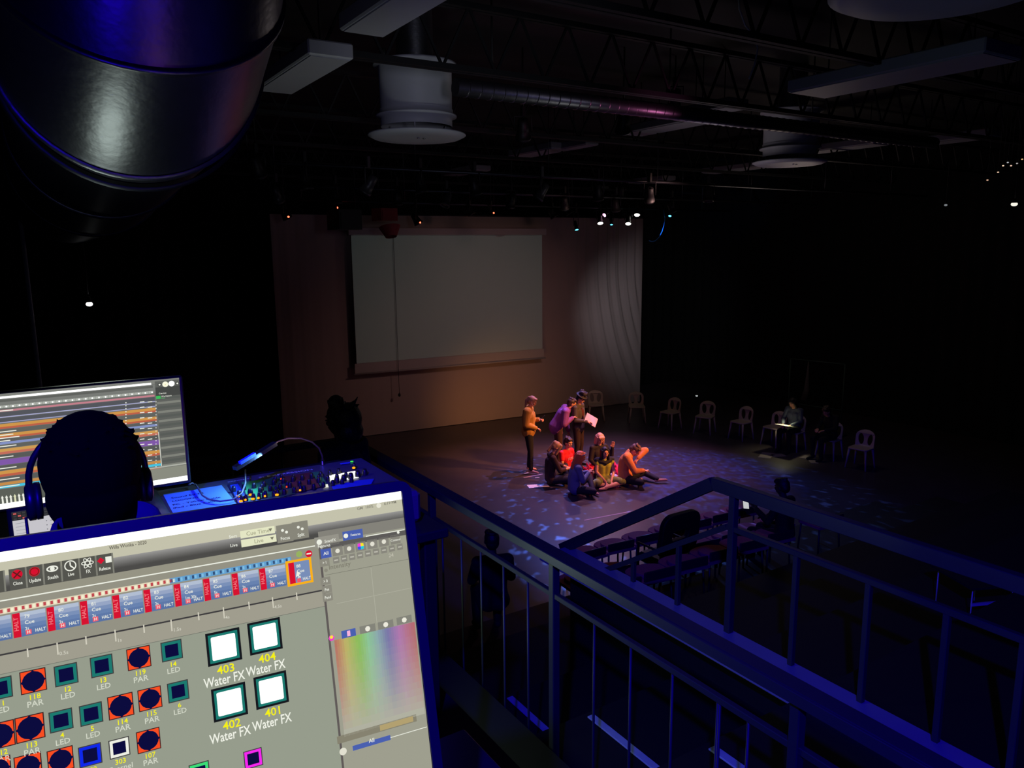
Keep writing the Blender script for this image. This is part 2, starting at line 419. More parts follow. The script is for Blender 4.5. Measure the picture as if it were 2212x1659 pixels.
pp_ = BD0+BDd*scx+BDn*(so+PD)+Vector((0, 0, 5.95))
pj = lamp('projector_beam', 'SPOT', pp_, 96, (.80, 1, .90), pp_-BDn, .004, 110, 0)
rect_mask(pj, -(s1-s0)/2/PD, (s1-s0)/2/PD, (zb-5.95)/PD, (zt-5.95)/PD)
# ------------------------------------------------------------------ railings
def rail(name, label, ax, y0, y1, ztop, zbase, posts, bals, midz, capw=.085, bal_r=.007, slope=None):
    """guard rail along Y at x=ax"""
    t = thing(name, (ax, y0, zbase), label, 'railing')
    b = MB(); b.bbox((ax, (y0+y1)/2, ztop-.02), (capw, y1-y0, .04), .004); b.wb('handrail', RAILM, t)
    b = MB(); b.bbox((ax, (y0+y1)/2, midz), (.03, y1-y0, .03), .003); b.wb('mid_rail', RAILM, t)
    for y in posts:
        b = MB(); b.bbox((ax, y, (zbase+ztop-.04)/2), (.045, .045, ztop-.04-zbase), .004); b.wb('post', RAILM, t)
    for y in bals:
        b = MB(); b.tube([(ax, y, zbase), (ax, y, midz)], bal_r, 8); b.wb('baluster', RAILM, t)
    return t
PX = 2.27
def yat(px, py, x): return at(px, py, 'x', x).y
posts1 = [yat(1197, 1400, PX), yat(940, 1240, PX)+.02, 1.62]
bal1 = [yat(px, py, PX) for px, py in ((960, 1330), (1000, 1350), (1041, 1350), (1089, 1350), (1141, 1400), (1283, 1450), (1361, 1500), (1450, 1560), (1551, 1620))] + [2.0, 1.84, 1.4, 1.2, 1.0, 5.2, 5.45, 5.7, 5.95]
mz1 = at(1100, 1223, 'x', PX).z
near = rail('near_railing', 'grey metal guard rail running from lower right up to the console', PX, .6, 6.22, 3.21, 1.35, posts1+[6.2], bal1, mz1)
b = MB(); b.bbox((PX-.055, 3.3, 3.19), (.012, 5.4, .05), .003); b.wb('side_flat', RAILM, near)
b = MB(); b.bbox((1.3, 6.22, 3.19), (1.9, .085, .04), .004); b.wb('handrail', RAILM, near)
for x in (.5, .9, 1.3, 1.7): 
    b = MB(); b.tube([(x, 6.22, 2.1), (x, 6.22, 3.17)], .008, 8); b.wb('baluster', RAILM, near)
# far rail with its end sloping down
PX2 = 3.985
c0 = at(1542, 1038, 'x', PX2)                     # bend of the handrail
c1 = at(1215, 1184, 'x', PX2)
m0 = at(1572, 1137, 'x', PX2); m1 = at(1311, 1230, 'x', PX2)
zb2 = 2.12
far = thing('stair_railing', (PX2, 1.0, zb2), 'blue-lit metal railing on the ledge, its end sloping down', 'railing')
b = MB(); b.bbox((PX2, (c0.y+.4)/2, c0.z-.02), (.06, c0.y-.4, .09), .004); b.wb('handrail', RAILM, far)
b = MB(); b.bar(c0+Vector((0, 0, -.02)), c1, .06, .09); b.wb('sloping_handrail', RAILM, far)
b = MB(); b.bbox((PX2, (m0.y+.4)/2, m0.z), (.04, m0.y-.4, .04), .004); b.wb('mid_rail', RAILM, far)
b = MB(); b.bar(m0, m1, .04, .04); b.wb('sloping_mid_rail', RAILM, far)
for i, (px, py) in enumerate(((1368, 1257), (1463, 1307), (1573, 1375), (1708, 1437), (1858, 1524), (2020, 1612))):
    p = at(px, py, 'x', PX2); y = p.y
    if i == 0: zt_ = m1.z + (m0.z-m1.z)*(m1.y-y)/(m1.y-m0.y)
    elif i == 1: zt_ = m1.z + (m0.z-m1.z)*(m1.y-y)/(m1.y-m0.y)
    elif i == 2: zt_ = c0.z-.04
    else: zt_ = m0.z
    b = MB(); b.bbox((PX2, y, (zb2+zt_)/2), (.05 if i == 2 else .035, .05 if i == 2 else .035, zt_-zb2), .003); b.wb('post' if i == 2 else 'baluster', RAILM, far)
for y in (1.6, 1.25, .9):
    b = MB(); b.bbox((PX2, y, (zb2+m0.z)/2), (.035, .035, m0.z-zb2), .003); b.wb('baluster', RAILM, far)
# ledge (low wall cap) below the far rail
b = MB(); b.bbox((PX2-.13, (5.35+.4)/2, zb2-.03), (.36, 4.95, .06), .01); struct(b, 'trim_20', LEDGE)
b = MB(); b.box((PX2+.0, (5.3+.4)/2, (zb2-.06)/2), (.07, 4.8, zb2-.06)); struct(b, 'trim_21', BLACK)

# ------------------------------------------------------------------ ceiling works
def cyl_ring(b, c, n, r, w, th):
    """flange bead round a duct"""
    b.lathe([(r-.004, -w/2), (r+th, -w/2), (r+th, w/2), (r-.004, w/2)], c, n, 56)
def dirn(az, el): return Vector((math.sin(az)*math.cos(el), math.cos(az)*math.cos(el), math.sin(el)))
t = thing('ventilation_duct', (.44, 3.0, 5.6), 'huge round galvanised duct with blue-lit seams at upper left', 'duct')
RR = .45
rings = [(Vector((.44, 2.60, 7.38)), dirn(0, -1.5)), (Vector((.44, 2.66, 6.35)), dirn(0, -1.30)), (Vector((.446, 2.80, 5.98)), dirn(.02, -1.0)),
         (Vector((.446, 2.939, 5.716)), dirn(.06, -.613)), (Vector((.432, 3.16, 5.52)), dirn(0.0, .12)), (Vector((.44, 3.30, 5.49)), dirn(0, .06)),
         (Vector((.45, 4.55, 5.41)), dirn(0, .03)), (Vector((.461, 5.663, 5.36)), dirn(0, .1)), (Vector((.46, 8.2, 5.34)), dirn(0, 0)), (Vector((.46, 12.0, 5.34)), dirn(0, 0))]
rads = [RR, RR, RR, RR, RR, RR*.955, RR*.955, RR, RR, RR]
def section(c0, n0, r0, c1, n1, r1, n=64):
    b = MB(); vs = []
    for (c, nn, r) in ((c0, n0, r0), (c1, n1, r1)):
        x = Vector((1, 0, 0)); x = (x-nn*x.dot(nn)).normalized(); y = nn.cross(x)
        for k in range(n):
            a = 2*math.pi*k/n; vs.append(c + (x*math.cos(a)+y*math.sin(a))*r)
    b.add(vs, [(k, n+k, n+(k+1) % n, (k+1) % n) for k in range(n)], 0, True); return b
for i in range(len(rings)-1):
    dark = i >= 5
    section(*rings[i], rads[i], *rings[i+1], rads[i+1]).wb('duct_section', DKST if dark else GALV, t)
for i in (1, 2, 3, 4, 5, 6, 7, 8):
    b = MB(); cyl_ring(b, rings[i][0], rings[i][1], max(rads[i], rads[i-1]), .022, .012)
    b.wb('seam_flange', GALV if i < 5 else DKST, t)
# disc diffusers
def diffuser(loc, lab):
    t = thing('ceiling_diffuser', loc, lab, 'air diffuser', 'round air diffusers')
    x, y, z = loc
    b = MB(); b.lathe([(0, 0), (.30, .004), (.47, .0), (.535, .03), (.535, .045), (.46, .03), (.3, .03), (0, .03)], (x, y, z), (0, 0, 1), 48); b.wb('lower_disc', WHITEM, t)
    b = MB(); b.lathe([(.39, .12), (.39, .21), (.44, .225), (.44, .24), (.40, .25), (.40, .30)], (x, y, z), (0, 0, 1), 48); b.wb('lower_collar', WHITEM, t)
    b = MB(); b.lathe([(.39, .30), (.395, .74), (.45, .75), (.45, .775), (.20, .78)], (x, y, z), (0, 0, 1), 48); b.wb('drum', WHITEM, t)
    b = MB(); b.lathe([(.2, .78), (.2, ZT-z)], (x, y, z), (0, 0, 1), 24); b.wb('supply_neck', GALV, t)
    b = MB(); b.tube([(x-.36, y, z+.77), (x-.36, y, z+.90)], .028, 8); b.wb('damper_handle', CHROME, t)
    for a in (0, 2.1, 4.2):
        b = MB(); b.tube([(x+.3*math.cos(a), y+.3*math.sin(a), z+.02), (x+.36*math.cos(a), y+.36*math.sin(a), z+.16)], .008, 6); b.wb('bracket', WHITEM, t)
    for sx in (-.035, .035):
        b = MB(); b.ell((x+sx, y-.1, z-.006), (.018, .018, .006)); b.wb('screw', CHROME, t)
diffuser(tuple(at(901, 300, 'z', 6.0)), 'white drum air diffuser with round plate, nearest the big duct')
diffuser(tuple(at(1705, 356, 'z', 6.0)), 'white drum air diffuser with round plate, farther right')
diffuser(tuple(at(2043, -14, 'z', 6.0)), 'white round diffuser plate cut off by the top of the photo')

# box luminaires hanging from the ceiling, long side along Y
def luminaire(x0, x1, y0, y1, z, lab, m=WHITEM, h=.12):
    t = thing('ceiling_luminaire', ((x0+x1)/2, (y0+y1)/2, z), lab, 'ceiling light', 'unlit box lights under the ceiling')
    b = MB(); b.bbox(((x0+x1)/2, (y0+y1)/2, z+h/2), (x1-x0, y1-y0, h), .012); b.wb('housing', m, t)
    b = MB(); b.box(((x0+x1)/2, (y0+y1)/2, z-.004), (x1-x0-.05, y1-y0-.05, .008)); b.wb('diffuser_panel', m, t)
    for yy in (y0+.25, y1-.25):
        b = MB(); b.tube([((x0+x1)/2, yy, z+h), ((x0+x1)/2, yy, ZT)], .008, 6); b.wb('hanger_rod', CANM, t)
DIMW = mat('dim_enamel', (150, 152, 156), .6)
luminaire(2.06, 2.40, 4.2, 5.42, 6.30, 'pale box light cut by the top edge, right of the duct')
luminaire(2.08, 2.45, 6.15, 7.75, 6.30, 'pale box light just behind the duct, above the first diffuser')
luminaire(6.72, 7.32, 3.45, 5.35, 6.32, 'long pale box light at the upper right')
k = 0
for (px, py, w, l, lb) in ((1440, 277, .5, 1.7, 'box light right of the blue spiral duct'), (1165, 331, .5, 1.5, 'box light above the far truss, centre'), (1005, 374, .5, 1.6, 'box light left of centre, low over the stage'),
        (1540, 243, .4, .9, 'short box light behind the small moving lamp'), (1820, 322, .5, 1.6, 'box light at the far right of the grid'), (1590, 368, .5, 1.8, 'box light left of the second diffuser plate'),
        (1405, 393, .5, 1.5, 'box light over the stage lamps'), (1275, 413, .5, 1.3, 'box light lit greenish behind the stage lamps'), (1110, 437, .5, 1.6, 'box light nearest the projection screen'),
        (1715, 410, .5, 1.5, 'box light beneath the second diffuser'), (2060, 305, .5, 1.4, 'box light at the right edge of the grid'), (700, 400, .4, 1.2, 'box light behind the left lamp bar'), (1250, 318, .3, .8, 'small box light with a blue glint')):
    p = at(px, py, 'z', 6.62)
    luminaire(p.x-w/2, p.x+w/2, p.y-l/2, p.y+l/2, 6.62, lb, DIMW)

# roof trusses along X with webs
def truss(y, z, h, lab, x0=X0+.3, x1=X1-.3):
    t = thing('roof_truss', ((x0+x1)/2, y, z), lab, 'truss', 'steel roof trusses')
    for zz, nm in ((z, 'bottom_chord'), (z+h, 'top_chord')):
        b = MB(); b.box(((x0+x1)/2, y-.035, zz), (x1-x0, .05, .05)); b.box(((x0+x1)/2, y+.035, zz), (x1-x0, .05, .05)); b.wb(nm, TRUS, t)
    b = MB(); n = int((x1-x0)/.55)
    for i in range(n):
        xa = x0+(x1-x0)*i/n; xb = x0+(x1-x0)*(i+1)/n; xm = (xa+xb)/2
        b.bar((xa, y, z), (xm, y, z+h), .022); b.bar((xm, y, z+h), (xb, y, z), .022)
    b.wb('web_bars', TRUS, t, kind='stuff')
for y, lb in ((4.4, 'steel lattice truss nearest the booth'), (6.5, 'steel lattice truss in front of the spiral duct'), (9.6, 'steel lattice truss past the diffusers'), (12.2, 'steel lattice truss over mid stage'), (14.8, 'steel lattice truss over the performers'), (17.4, 'steel lattice truss closest to the backdrop')):
    truss(y, 6.42, .55, lb)
# spiral duct along X
t = thing('spiral_duct', (6, 7.6, 6.55), 'round spiral duct catching purple and pink light', 'duct')
SPC = mat('spiral_steel', (120, 116, 124), .38, .9, bump=.1, bscale=20)
sy = 6.9; sa, sb = at(983, 168, 'y', sy), at(1440, 258, 'y', sy); sz = (sa.z+sb.z)/2
b = MB(); b.tube([(sa.x, sy, sz), (12.2, sy, sz)], .085, 28); b.wb('duct_tube', SPC, t)
b = MB()
for i in range(60):
    x = sa.x+.1+i*.135; b.lathe([(.085, 0), (.091, .01), (.085, .02)], (x, sy, sz), (1, .15, 0), 20)
b.wb('spiral_seams', SPC, t, kind='stuff')
for x in (4.2, 6.6, 9.2):
    b = MB(); b.tube([(x, sy, sz+.1), (x, sy, ZT)], .01, 6); b.wb('hanger_rod', CANM, t)
print('spiral', sy, sz)
lamp('grid_wash', 'SPOT', (6.4, 5.6, 5.6), 26, (.9, .25, .55), (6.0, sy, sz), .05, 60, 1)

# lighting bars along X
def bar_(y, z, x0, x1, lab):
    t = thing('lighting_bar', ((x0+x1)/2, y, z), lab, 'lighting bar', 'lighting bars')
    b = MB(); b.tube([(x0, y, z), (x1, y, z)], .025, 10); b.wb('pipe', DKST, t)
    x = x0+.5
    while x < x1:
        b = MB(); b.tube([(x, y, z), (x, y, ZT)], .008, 6); b.wb('drop_rod', DKST, t); x += 2.4
bar_(16.6, 5.86, 4.8, 18.6, 'black lamp bar closest to the backdrop')
bar_(13.6, 5.9, 3.4, 18.6, 'black lamp bar over the performers')
bar_(10.6, 5.95, 2.2, 18.6, 'black lamp bar over the stage front')
# stage lamps
def stage_lamp(name, lens_p, aim, lab, emit=None, es=1., r=.09, L=.26, up=.28, group='stage lamps', rod=False):
    lens_p = Vector(lens_p); d = (Vector(aim)-lens_p).normalized()
    t = thing(name, lens_p, lab, 'stage light', group)
    b = MB(); b.lathe([(.02, -L), (r*.7, -L+.01), (r*.8, -L*.5), (r, -.03), (r*1.08, -.03), (r*1.08, 0.0), (r*.92, 0.0), (r*.92, -.02)], lens_p, d, 20); b.wb('lamp_housing', CANM, t)
    b = MB(); b.lathe([(0.0, -.012), (r*.9, -.016)], lens_p, d, 20)
    b.wb('lens', glow('lens_'+emit, {'white': (255, 248, 240), 'cyan': (90, 200, 235), 'pink': (255, 190, 230), 'red': (255, 70, 50), 'blue': (60, 130, 255)}[emit], es) if emit else DKPL, t)
    c = lens_p - d*L*.45; sd = Vector((0, 0, 1)).cross(d); sd = sd.normalized() if sd.length > .01 else Vector((1, 0, 0))
    b = MB(); q = r*1.15
    b.tube([c+sd*q, c+sd*q+Vector((0, 0, up*.6)), c-sd*q+Vector((0, 0, up*.6)), c-sd*q], .009, 6); b.wb('yoke', CANM, t)
    b = MB(); b.bbox(c+Vector((0, 0, up*.8)), (.05, .06, up*.42), .006); b.wb('clamp', CANM, t)
    if rod:
        b = MB(); b.tube([c+Vector((0, 0, up*.9)), Vector((c.x, c.y, ZT))], .012, 6); b.wb('drop_rod', CANM, t)
    return t
LY = 16.55
for px, py, em, es, r, lb in ((1297, 483, 'white', 6, .085, 'left one of the lower pair of glaring white stage lamps'), (1357, 484, 'white', 6, .085, 'right one of the lower pair of glaring white stage lamps'), (1376, 465, 'white', 6, .085, 'glaring white stage lamp above the lower pair'),
        (1305, 465, 'pink', 3, .06, 'thin pinkish-white stage lamp seen edge-on'), (1246, 497, 'cyan', 3, .055, 'small cyan stage lamp, leftmost and lowest'), (1321, 486, 'cyan', 2.2, .045, 'small cyan stage lamp between the two white ones'), (1447, 467, 'cyan', 2.2, .05, 'small cyan stage lamp above the blue cable')):
    p = at(px, py, 'y', LY); aim = Vector((11.8, 13.6, 0)) if em != 'pink' else Vector((6, 14, 2))
    stage_lamp('stage_lamp', p, aim, lb, em, es, r, .28, max(.1, 5.85-p.z))
for px, py, em, es, r, lb in ((622, 472, 'red', 2.5, .10, 'black stage lamp with a red glint, far left of the bar'), (905, 484, 'red', 2.5, .10, 'black stage lamp with a red glint above the screen'), (729, 452, 'red', 3, .03, 'small lamp head with an orange glint left of the black speaker'), (1066, 463, 'red', 3, .03, 'small lamp head with a red dot right of screen centre'),
                              (1020, 464, None, 0, .09, 'dark stage lamp over the middle of the screen'), (1198, 470, None, 0, .10, 'dark stage lamp left of the cyan one'), (1232, 462, None, 0, .1, 'dark stage lamp directly left of the glaring group')):
    p = at(px, py, 'y', LY-.1)
    t = stage_lamp('stage_lamp', p, p+Vector((.5, -.3, -1)), lb, None, 1, r, .26, max(.1, 5.85-p.z), rod=True)
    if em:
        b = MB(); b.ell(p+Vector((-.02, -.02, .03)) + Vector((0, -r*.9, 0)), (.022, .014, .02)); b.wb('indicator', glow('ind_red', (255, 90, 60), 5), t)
for px, py, yy, lb in ((1455, 235, 8.3, 'pale small lamp hanging behind the spiral duct'), (1345, 285, 8.3, 'round dark lamp beside a box light'), (1340, 425, 14.0, 'dark lamp with pale cap above the glaring ones'), (560, 380, 10.5, 'dark stage lamp right of the duct'), (1130, 300, 9.0, 'dark stage lamp under the middle of the truss')):
    p = at(px, py, 'y', yy); stage_lamp('stage_lamp', p, p+Vector((.4, .6, -1)), lb, None, 1, .1, .28, .3, rod=True)
p = at(1453, 470, 'y', LY)
t = thing('blue_cable', p, 'blue-lit cable looping down under the lamp bar', 'cable')
b = MB(); b.tube([Vector((at(1438, 470, 'y', LY-.1).x, LY, 5.86))]+[at(x, y, 'y', LY-.1) for x, y in ((1436, 475), (1434, 487), (1430, 500), (1424, 512), (1416, 520), (1409, 522), (1402, 520))], .013, 8); b.wb('cable', mat('cable_blue', (70, 150, 250), .5), t)
lamp('cable_fill', 'SPOT', p+Vector((-.85, -.35, -.55)), 22, (.12, .45, 1), p+Vector((-.12, -.08, -.30)), .02, 50, .8)  # added blue fill that brightens the cable, no fixture
# black speaker and red box hanging
def hang_box(px0, py0, px1, py1, y, m, name, lab, cat, d=.45):
    a = at(px0, py0, 'y', y); c = at(px1, py1, 'y', y); ct = (a+c)/2
    t = thing(name, (ct.x, y+d/2, c.z), lab, cat)
    w, h = abs(c.x-a.x), abs(a.z-c.z)
    M = Matrix.Rotation(0, 3, 'Z')
    b = MB(); b.prism([(-w/2, 0), (w/2, 0), (w*.36, -d), (-w*.36, -d)], -h/2, h/2, Matrix.Rotation(0, 3, 'X')); b.v = [tuple(Vector(v)+Vector((ct.x, y+d, ct.z))) for v in b.v]; b.wb('cabinet', m, t)
    b = MB(); b.box((ct.x, y-.01, ct.z-.02), (w*.62, .02, h*.8)); b.wb('front_grille', m, t)
    for s_ in (-1, 1):
        b = MB(); b.tube([(ct.x+s_*w*.3, y+d*.5, a.z), (ct.x+s_*w*.3, y+d*.5, ZT)], .01, 6); b.wb('hanging_wire', CANM, t)
    return t
hang_box(722, 452, 792, 496, 14.8, CANM, 'hanging_speaker', 'black loudspeaker silhouetted at the upper left of the screen', 'loudspeaker')
t = hang_box(816, 449, 866, 477, 15.4, REDBX, 'red_lamp_box', 'dull red box lamp hanging at the top left of the screen', 'stage light', .35)
p = at(842, 492, 'y', 15.4); b = MB(); b.lathe([(.12, .2), (.22, 0), (.23, -.02)], p, (0, -.3, -1), 20); b.wb('flared_hood', REDBX, t)
HOUS2 = mat('lamp_housing_grey', (70, 70, 74), .4, .3)
_r = random.Random(11)
for i in range(16):
    yy = (13.6, 10.6)[i % 2]; px = 600+62*i+_r.randint(-12, 12); q = at(px, 430, 'y', yy)
    if q.x > 17.5 or q.x < 3: continue
    zz = 5.60+.04*_r.random(); p = Vector((q.x, yy, zz))
    _c = CANM
    if i % 3 == 0: CANM = HOUS2
    tl_ = stage_lamp('stage_lamp', p, p+Vector((_r.uniform(-.6, .6), _r.uniform(-.2, .8), -1)), '%s stage lamp on the lamp bar over the %s, %s from the left' % ('grey' if i % 3 == 0 else 'black', ('performers', 'stage front')[i % 2], ('first', 'second', 'third', 'fourth', 'fifth', 'sixth', 'seventh', 'eighth')[i//2]), None, 1, .09, .28, 5.9-zz+.1)
    CANM = _c
# drooping wire from the ceiling at the top
t = thing('ceiling_wire', at(1600, 20, 'y', 5.2), 'thin loose wire drooping from the ceiling at top right', 'wire')
b = MB(); b.tube([at(x, y, 'y', 5.2) for x, y in ((1594, -30), (1597, 20), (1610, 55), (1630, 80), (1637, 105), (1630, 140), (1618, 170))], .008, 6); b.wb('wire', WHITEM, t)
# small far lights at the right wall, house left spot and fairy clips
def spotdot(px, py, yy, lab, col, es, r=.03, axis='y', name='wall_light'):
    p = at(px, py, axis, yy); t = thing(name, p, lab, 'small light', 'tiny lights in the dark')
    b = MB(); b.ell(p, (r, r, r*.7)); b.wb('bulb', glow('bulb_%d_%d' % (px, py), col, es), t)
    b = MB(); b.lathe([(r*.4, .06), (r*.9, .01), (r*.9, 0)], p+Vector((0, 0, .02)), (0, 0, 1), 12); b.wb('bulb_holder', CANM, t)
    b = MB(); b.tube([p+Vector((0, 0, .1)), Vector((p.x, p.y, ZT))], .004, 5); b.wb('hanging_wire', CANM, t)
spotdot(193, 657, 9.0, 'single bright white pinpoint light on the left dark wall', (255, 255, 255), 4, .032)
spotdot(2191, 441, 6.5, 'pair of small white wall lights at the right edge', (230, 228, 215), 1.2, .05)
spotdot(2043, 443, 8.5, 'faint white light left of the pair at the right edge', (150, 155, 160), .6, .03)
spotdot(1505, 855, 15.5, 'small pale light above the row of chairs', (200, 205, 205), .8, .035)
for i, (px, py, c) in enumerate(((2133, 389, (225, 180, 150)), (2156, 372, (240, 200, 170)), (2167, 358, (255, 225, 190)), (2184, 358, (245, 205, 180)), (2177, 351, (190, 195, 200)), (2197, 353, (170, 165, 165)), (2208, 344, (250, 200, 140)))):
    spotdot(px, py, 5.6, ('lowest warm clip light of the slanting string at upper right', 'second warm clip light up the slanting string', 'left bulb of the middle pair on the slanting string', 'right bulb of the middle pair on the slanting string', 'grey-white bulb above the middle pair', 'dim bulb near the top of the slanting string', 'warm bulb at the very edge of the photo')[i], c, .9, .013, name='string_bulb')

pt, pb_ = at(61, 640, 'y', 8.6), at(84, 815, 'y', 8.6)
t = thing('wall_conduit', (pb_.x, 8.6, 2.0), 'thin bluish upright conduit at the far left above the monitor', 'pipe')
b = MB(); b.tube([(pb_.x, 8.6, 0.0), (pb_.x, 8.6, ZT)], .02, 8); b.wb('pipe', mat('conduit_grey', (150, 152, 170), .5), t)
# ================================================================== CONTROL BOOTH
TEAL = (20, 120, 110)
def G(r, g, b_, es=1.): return glow('disp_%d_%d_%d_%g' % (r, g, b_, es), (r, g, b_), es)
# ---- main monitor
hu, tl = math.radians(96.3), math.radians(14.6)
MU = Vector((math.sin(hu), math.cos(hu), 0)); MW = Vector((-MU.y, MU.x, 0))
MV = (MW*math.sin(tl) + Vector((0, 0, math.cos(tl)))).normalized()
MQ = dp(866, 1061, .9)
MWID, MHEI = .60, .338
ctr = MQ - MU*MWID/2 - MV*MHEI/2
mon = thing('computer_monitor', Vector((ctr.x, ctr.y, 4.02)), 'large foreground monitor showing a lighting control layout, dark bezel', 'monitor')
MN = MU.cross(MV).normalized()                 # towards the viewer
Mrot = Matrix((MU, MV, MN)).transposed()
def rrect(w, h, r, n=5):
    pts = []
    for (cx, cy, a0) in ((w/2-r, h/2-r, 0), (-w/2+r, h/2-r, 90), (-w/2+r, -h/2+r, 180), (w/2-r, -h/2+r, 270)):
        for i in range(n+1):
            a = math.radians(a0+90*i/n); pts.append((cx+r*math.cos(a), cy+r*math.sin(a)))
    return pts
b = MB(); b.prism(rrect(MWID+.024, MHEI+.024, .014), -.022, -.0015, Matrix.Identity(3)); b.v = [tuple(ctr+Mrot@Vector(v)) for v in b.v]; b.wb('rear_shell', DKPL, mon)
# bezel frame: ring
def ringmesh(w, h, bw, r, z0, z1):
    o = rrect(w, h, r); i = rrect(w-2*bw, h-2*bw, max(r-bw, .001)); n = len(o); b = MB()
    vs = [(x, y, z1) for x, y in o]+[(x, y, z1) for x, y in i]+[(x, y, z0) for x, y in o]+[(x, y, z0) for x, y in i]
    fs = []
    for k in range(n):
        l = (k+1) % n
        fs += [(k, l, n+l, n+k), (2*n+k, 3*n+k, 3*n+l, 2*n+l), (k, 2*n+k, 2*n+l, l), (n+k, n+l, 3*n+l, 3*n+k)]
    b.add(vs, fs); return b
b = ringmesh(MWID+.024, MHEI+.024, .0115, .014, -.006, .0025); b.v = [tuple(ctr+Mrot@Vector(v)) for v in b.v]; b.wb('bezel', BEZEL, mon)
b = MB(); b.bbox(ctr-MN*.05-MV*.16, (.12, .012, .30), .003); b.wb('stand_arm', BEZEL, mon)
b = MB(); b.bbox((ctr.x, ctr.y+.06, 4.026), (.24, .18, .012), .004); b.wb('stand_foot', BEZEL, mon)
P = Print(ctr, MU, MV)
hw, hh = MWID/2, MHEI/2
LG = G(160, 160, 142); MG = G(150, 156, 140); DK = G(62, 60, 62); WH = G(255, 255, 255, 1.6); CR = G(226, 226, 200); LN = G(108, 104, 98); WT = G(238, 240, 228)
BLK = G(22, 24, 30); NAVY = G(12, 12, 62); RD = G(215, 18, 48); YE = G(245, 240, 20); BL = G(90, 122, 178); BL2 = G(196, 206, 222); BLU = G(74, 96, 176); TL_ = G(28, 122, 112)
E1 = 1e-4
P.rect(-hw, -hh, hw, hh, MG, 0)
S = P.S
def vof(x, y): return S(x, y)[1]
def uof(x, y): return S(x, y)[0]
# horizontal bands measured along x = 666
yb = [1090, 1109, 1128, 1168]
v0 = hh
v1, v2, v3 = vof(666, 1110), vof(666, 1136), vof(666, 1166)
P.rect(-hw, v1, hw, v0, WH, E1); P.rect(-hw, v2, hw, v1, G(196, 194, 172), E1)
for i in range(28):
    a = v2+(v3-v2)*i/28; c = v2+(v3-v2)*(i+1)/28; g = int(152-76*min(1, i/20))
    P.rect(-hw, a, hw, c, G(g, g-1, g-3), E1)
uD = uof(692, 1200)                                            # panel divider
v4 = vof(600, 1192)
P.rect(-hw, v4, uD, v3, G(150, 148, 132), E1); P.rect(-hw, v4-.0012, uD, v4, WT, 2*E1)
v5 = vof(340, 1345)                                            # dark line under the cue list
P.rect(-hw, v5, uD, v4-.0012, G(148, 146, 132), E1); P.rect(-hw, v5-.0016, uD, v5, DK, 2*E1)
v6 = vof(150, 1403+22)
P.rect(-hw, v6, uD, v5-.0016, G(160, 157, 142), E1); P.rect(-hw, v6-.0005, uD, v6, G(110, 112, 104), 2*E1)
P.text('Willa Wonka - 2020', *S(277, 1181), .0050, G(96, 92, 82), 3*E1, squeeze=.82)
P.text('GM  100%', *S(789, 1099), .0045, G(130, 128, 116), 3*E1); P.disc(*S(818, 1092), .0028, G(232, 230, 214), 3*E1); P.text('6:19 PM', *S(843, 1089), .0045, G(120, 118, 106), 3*E1)
# tool bar buttons
vb0, vb1 = vof(160, 1210-7), vof(160, 1252)
xs = [(-60, 8), (20, 55), (58, 92), (96, 131), (135, 170), (173, 206), (209, 242)]
lbl = ['Show', 'Close', 'Update', 'Stealth', 'Live', 'FX', 'Release']
for (xa, xb), tx in zip(xs, lbl):
    ya = 1232-.17*(xa-130)*1.0; ua, ub = uof(xa, ya), uof(xb, 1232-.17*(xb-130)); um = (ua+ub)/2
    P.rect(ua, vb1, ub, vb0-.002, G(84, 84, 78), 2*E1); P.rect(ub, vb1, ub+.0014, vb0-.002, G(128, 128, 118), 3*E1)
    P.text(tx, um, vb1+.0042, .0046, WT, 4*E1, squeeze=.72)
    vc = (vb0+vb1)/2+.0030; r = .0045
    if tx in ('Close', 'Update', 'Show'):
        P.disc(um, vc, r, RD, 4*E1)
        if tx == 'Close':
            P.line((um-.003, vc-.003), (um+.003, vc+.003), .0012, G(90, 30, 30), 5*E1); P.line((um-.003, vc+.003), (um+.003, vc-.003), .0012, G(90, 30, 30), 6*E1)
        else: P.ring(um, vc, .004, .001, G(130, 30, 30), 5*E1)
    elif tx == 'Stealth': P.ring(um, vc, .0050, .0013, WT, 4*E1, ry=.003); P.disc(um, vc, .002, WT, 4*E1)
    elif tx == 'Live': P.ring(um, vc, .0052, .0010, WT, 4*E1); P.line((um, vc), (um, vc+.0035), .0012, WT, 4*E1); P.line((um, vc), (um+.003, vc-.003), .0012, WT, 5*E1)
    elif tx == 'FX':
        for k in range(3):
            c, s_ = math.cos(k*math.pi/3), math.sin(k*math.pi/3)
            pts = [(0.0052*math.cos(a*math.pi/10), .0018*math.sin(a*math.pi/10)) for a in range(20)]
            pts = [(um+x*c-y*s_, vc+x*s_+y*c) for x, y in pts]
            for a in range(20): P.line(pts[a], pts[(a+1) % 20], .0007, WT, (4+k)*E1)
    elif tx == 'Release': P.disc(um-.003, vc, .0032, RD, 4*E1, 4); P.rect(um+.0012, vc-.003, um+.0066, vc+.003, WT, 4*E1)
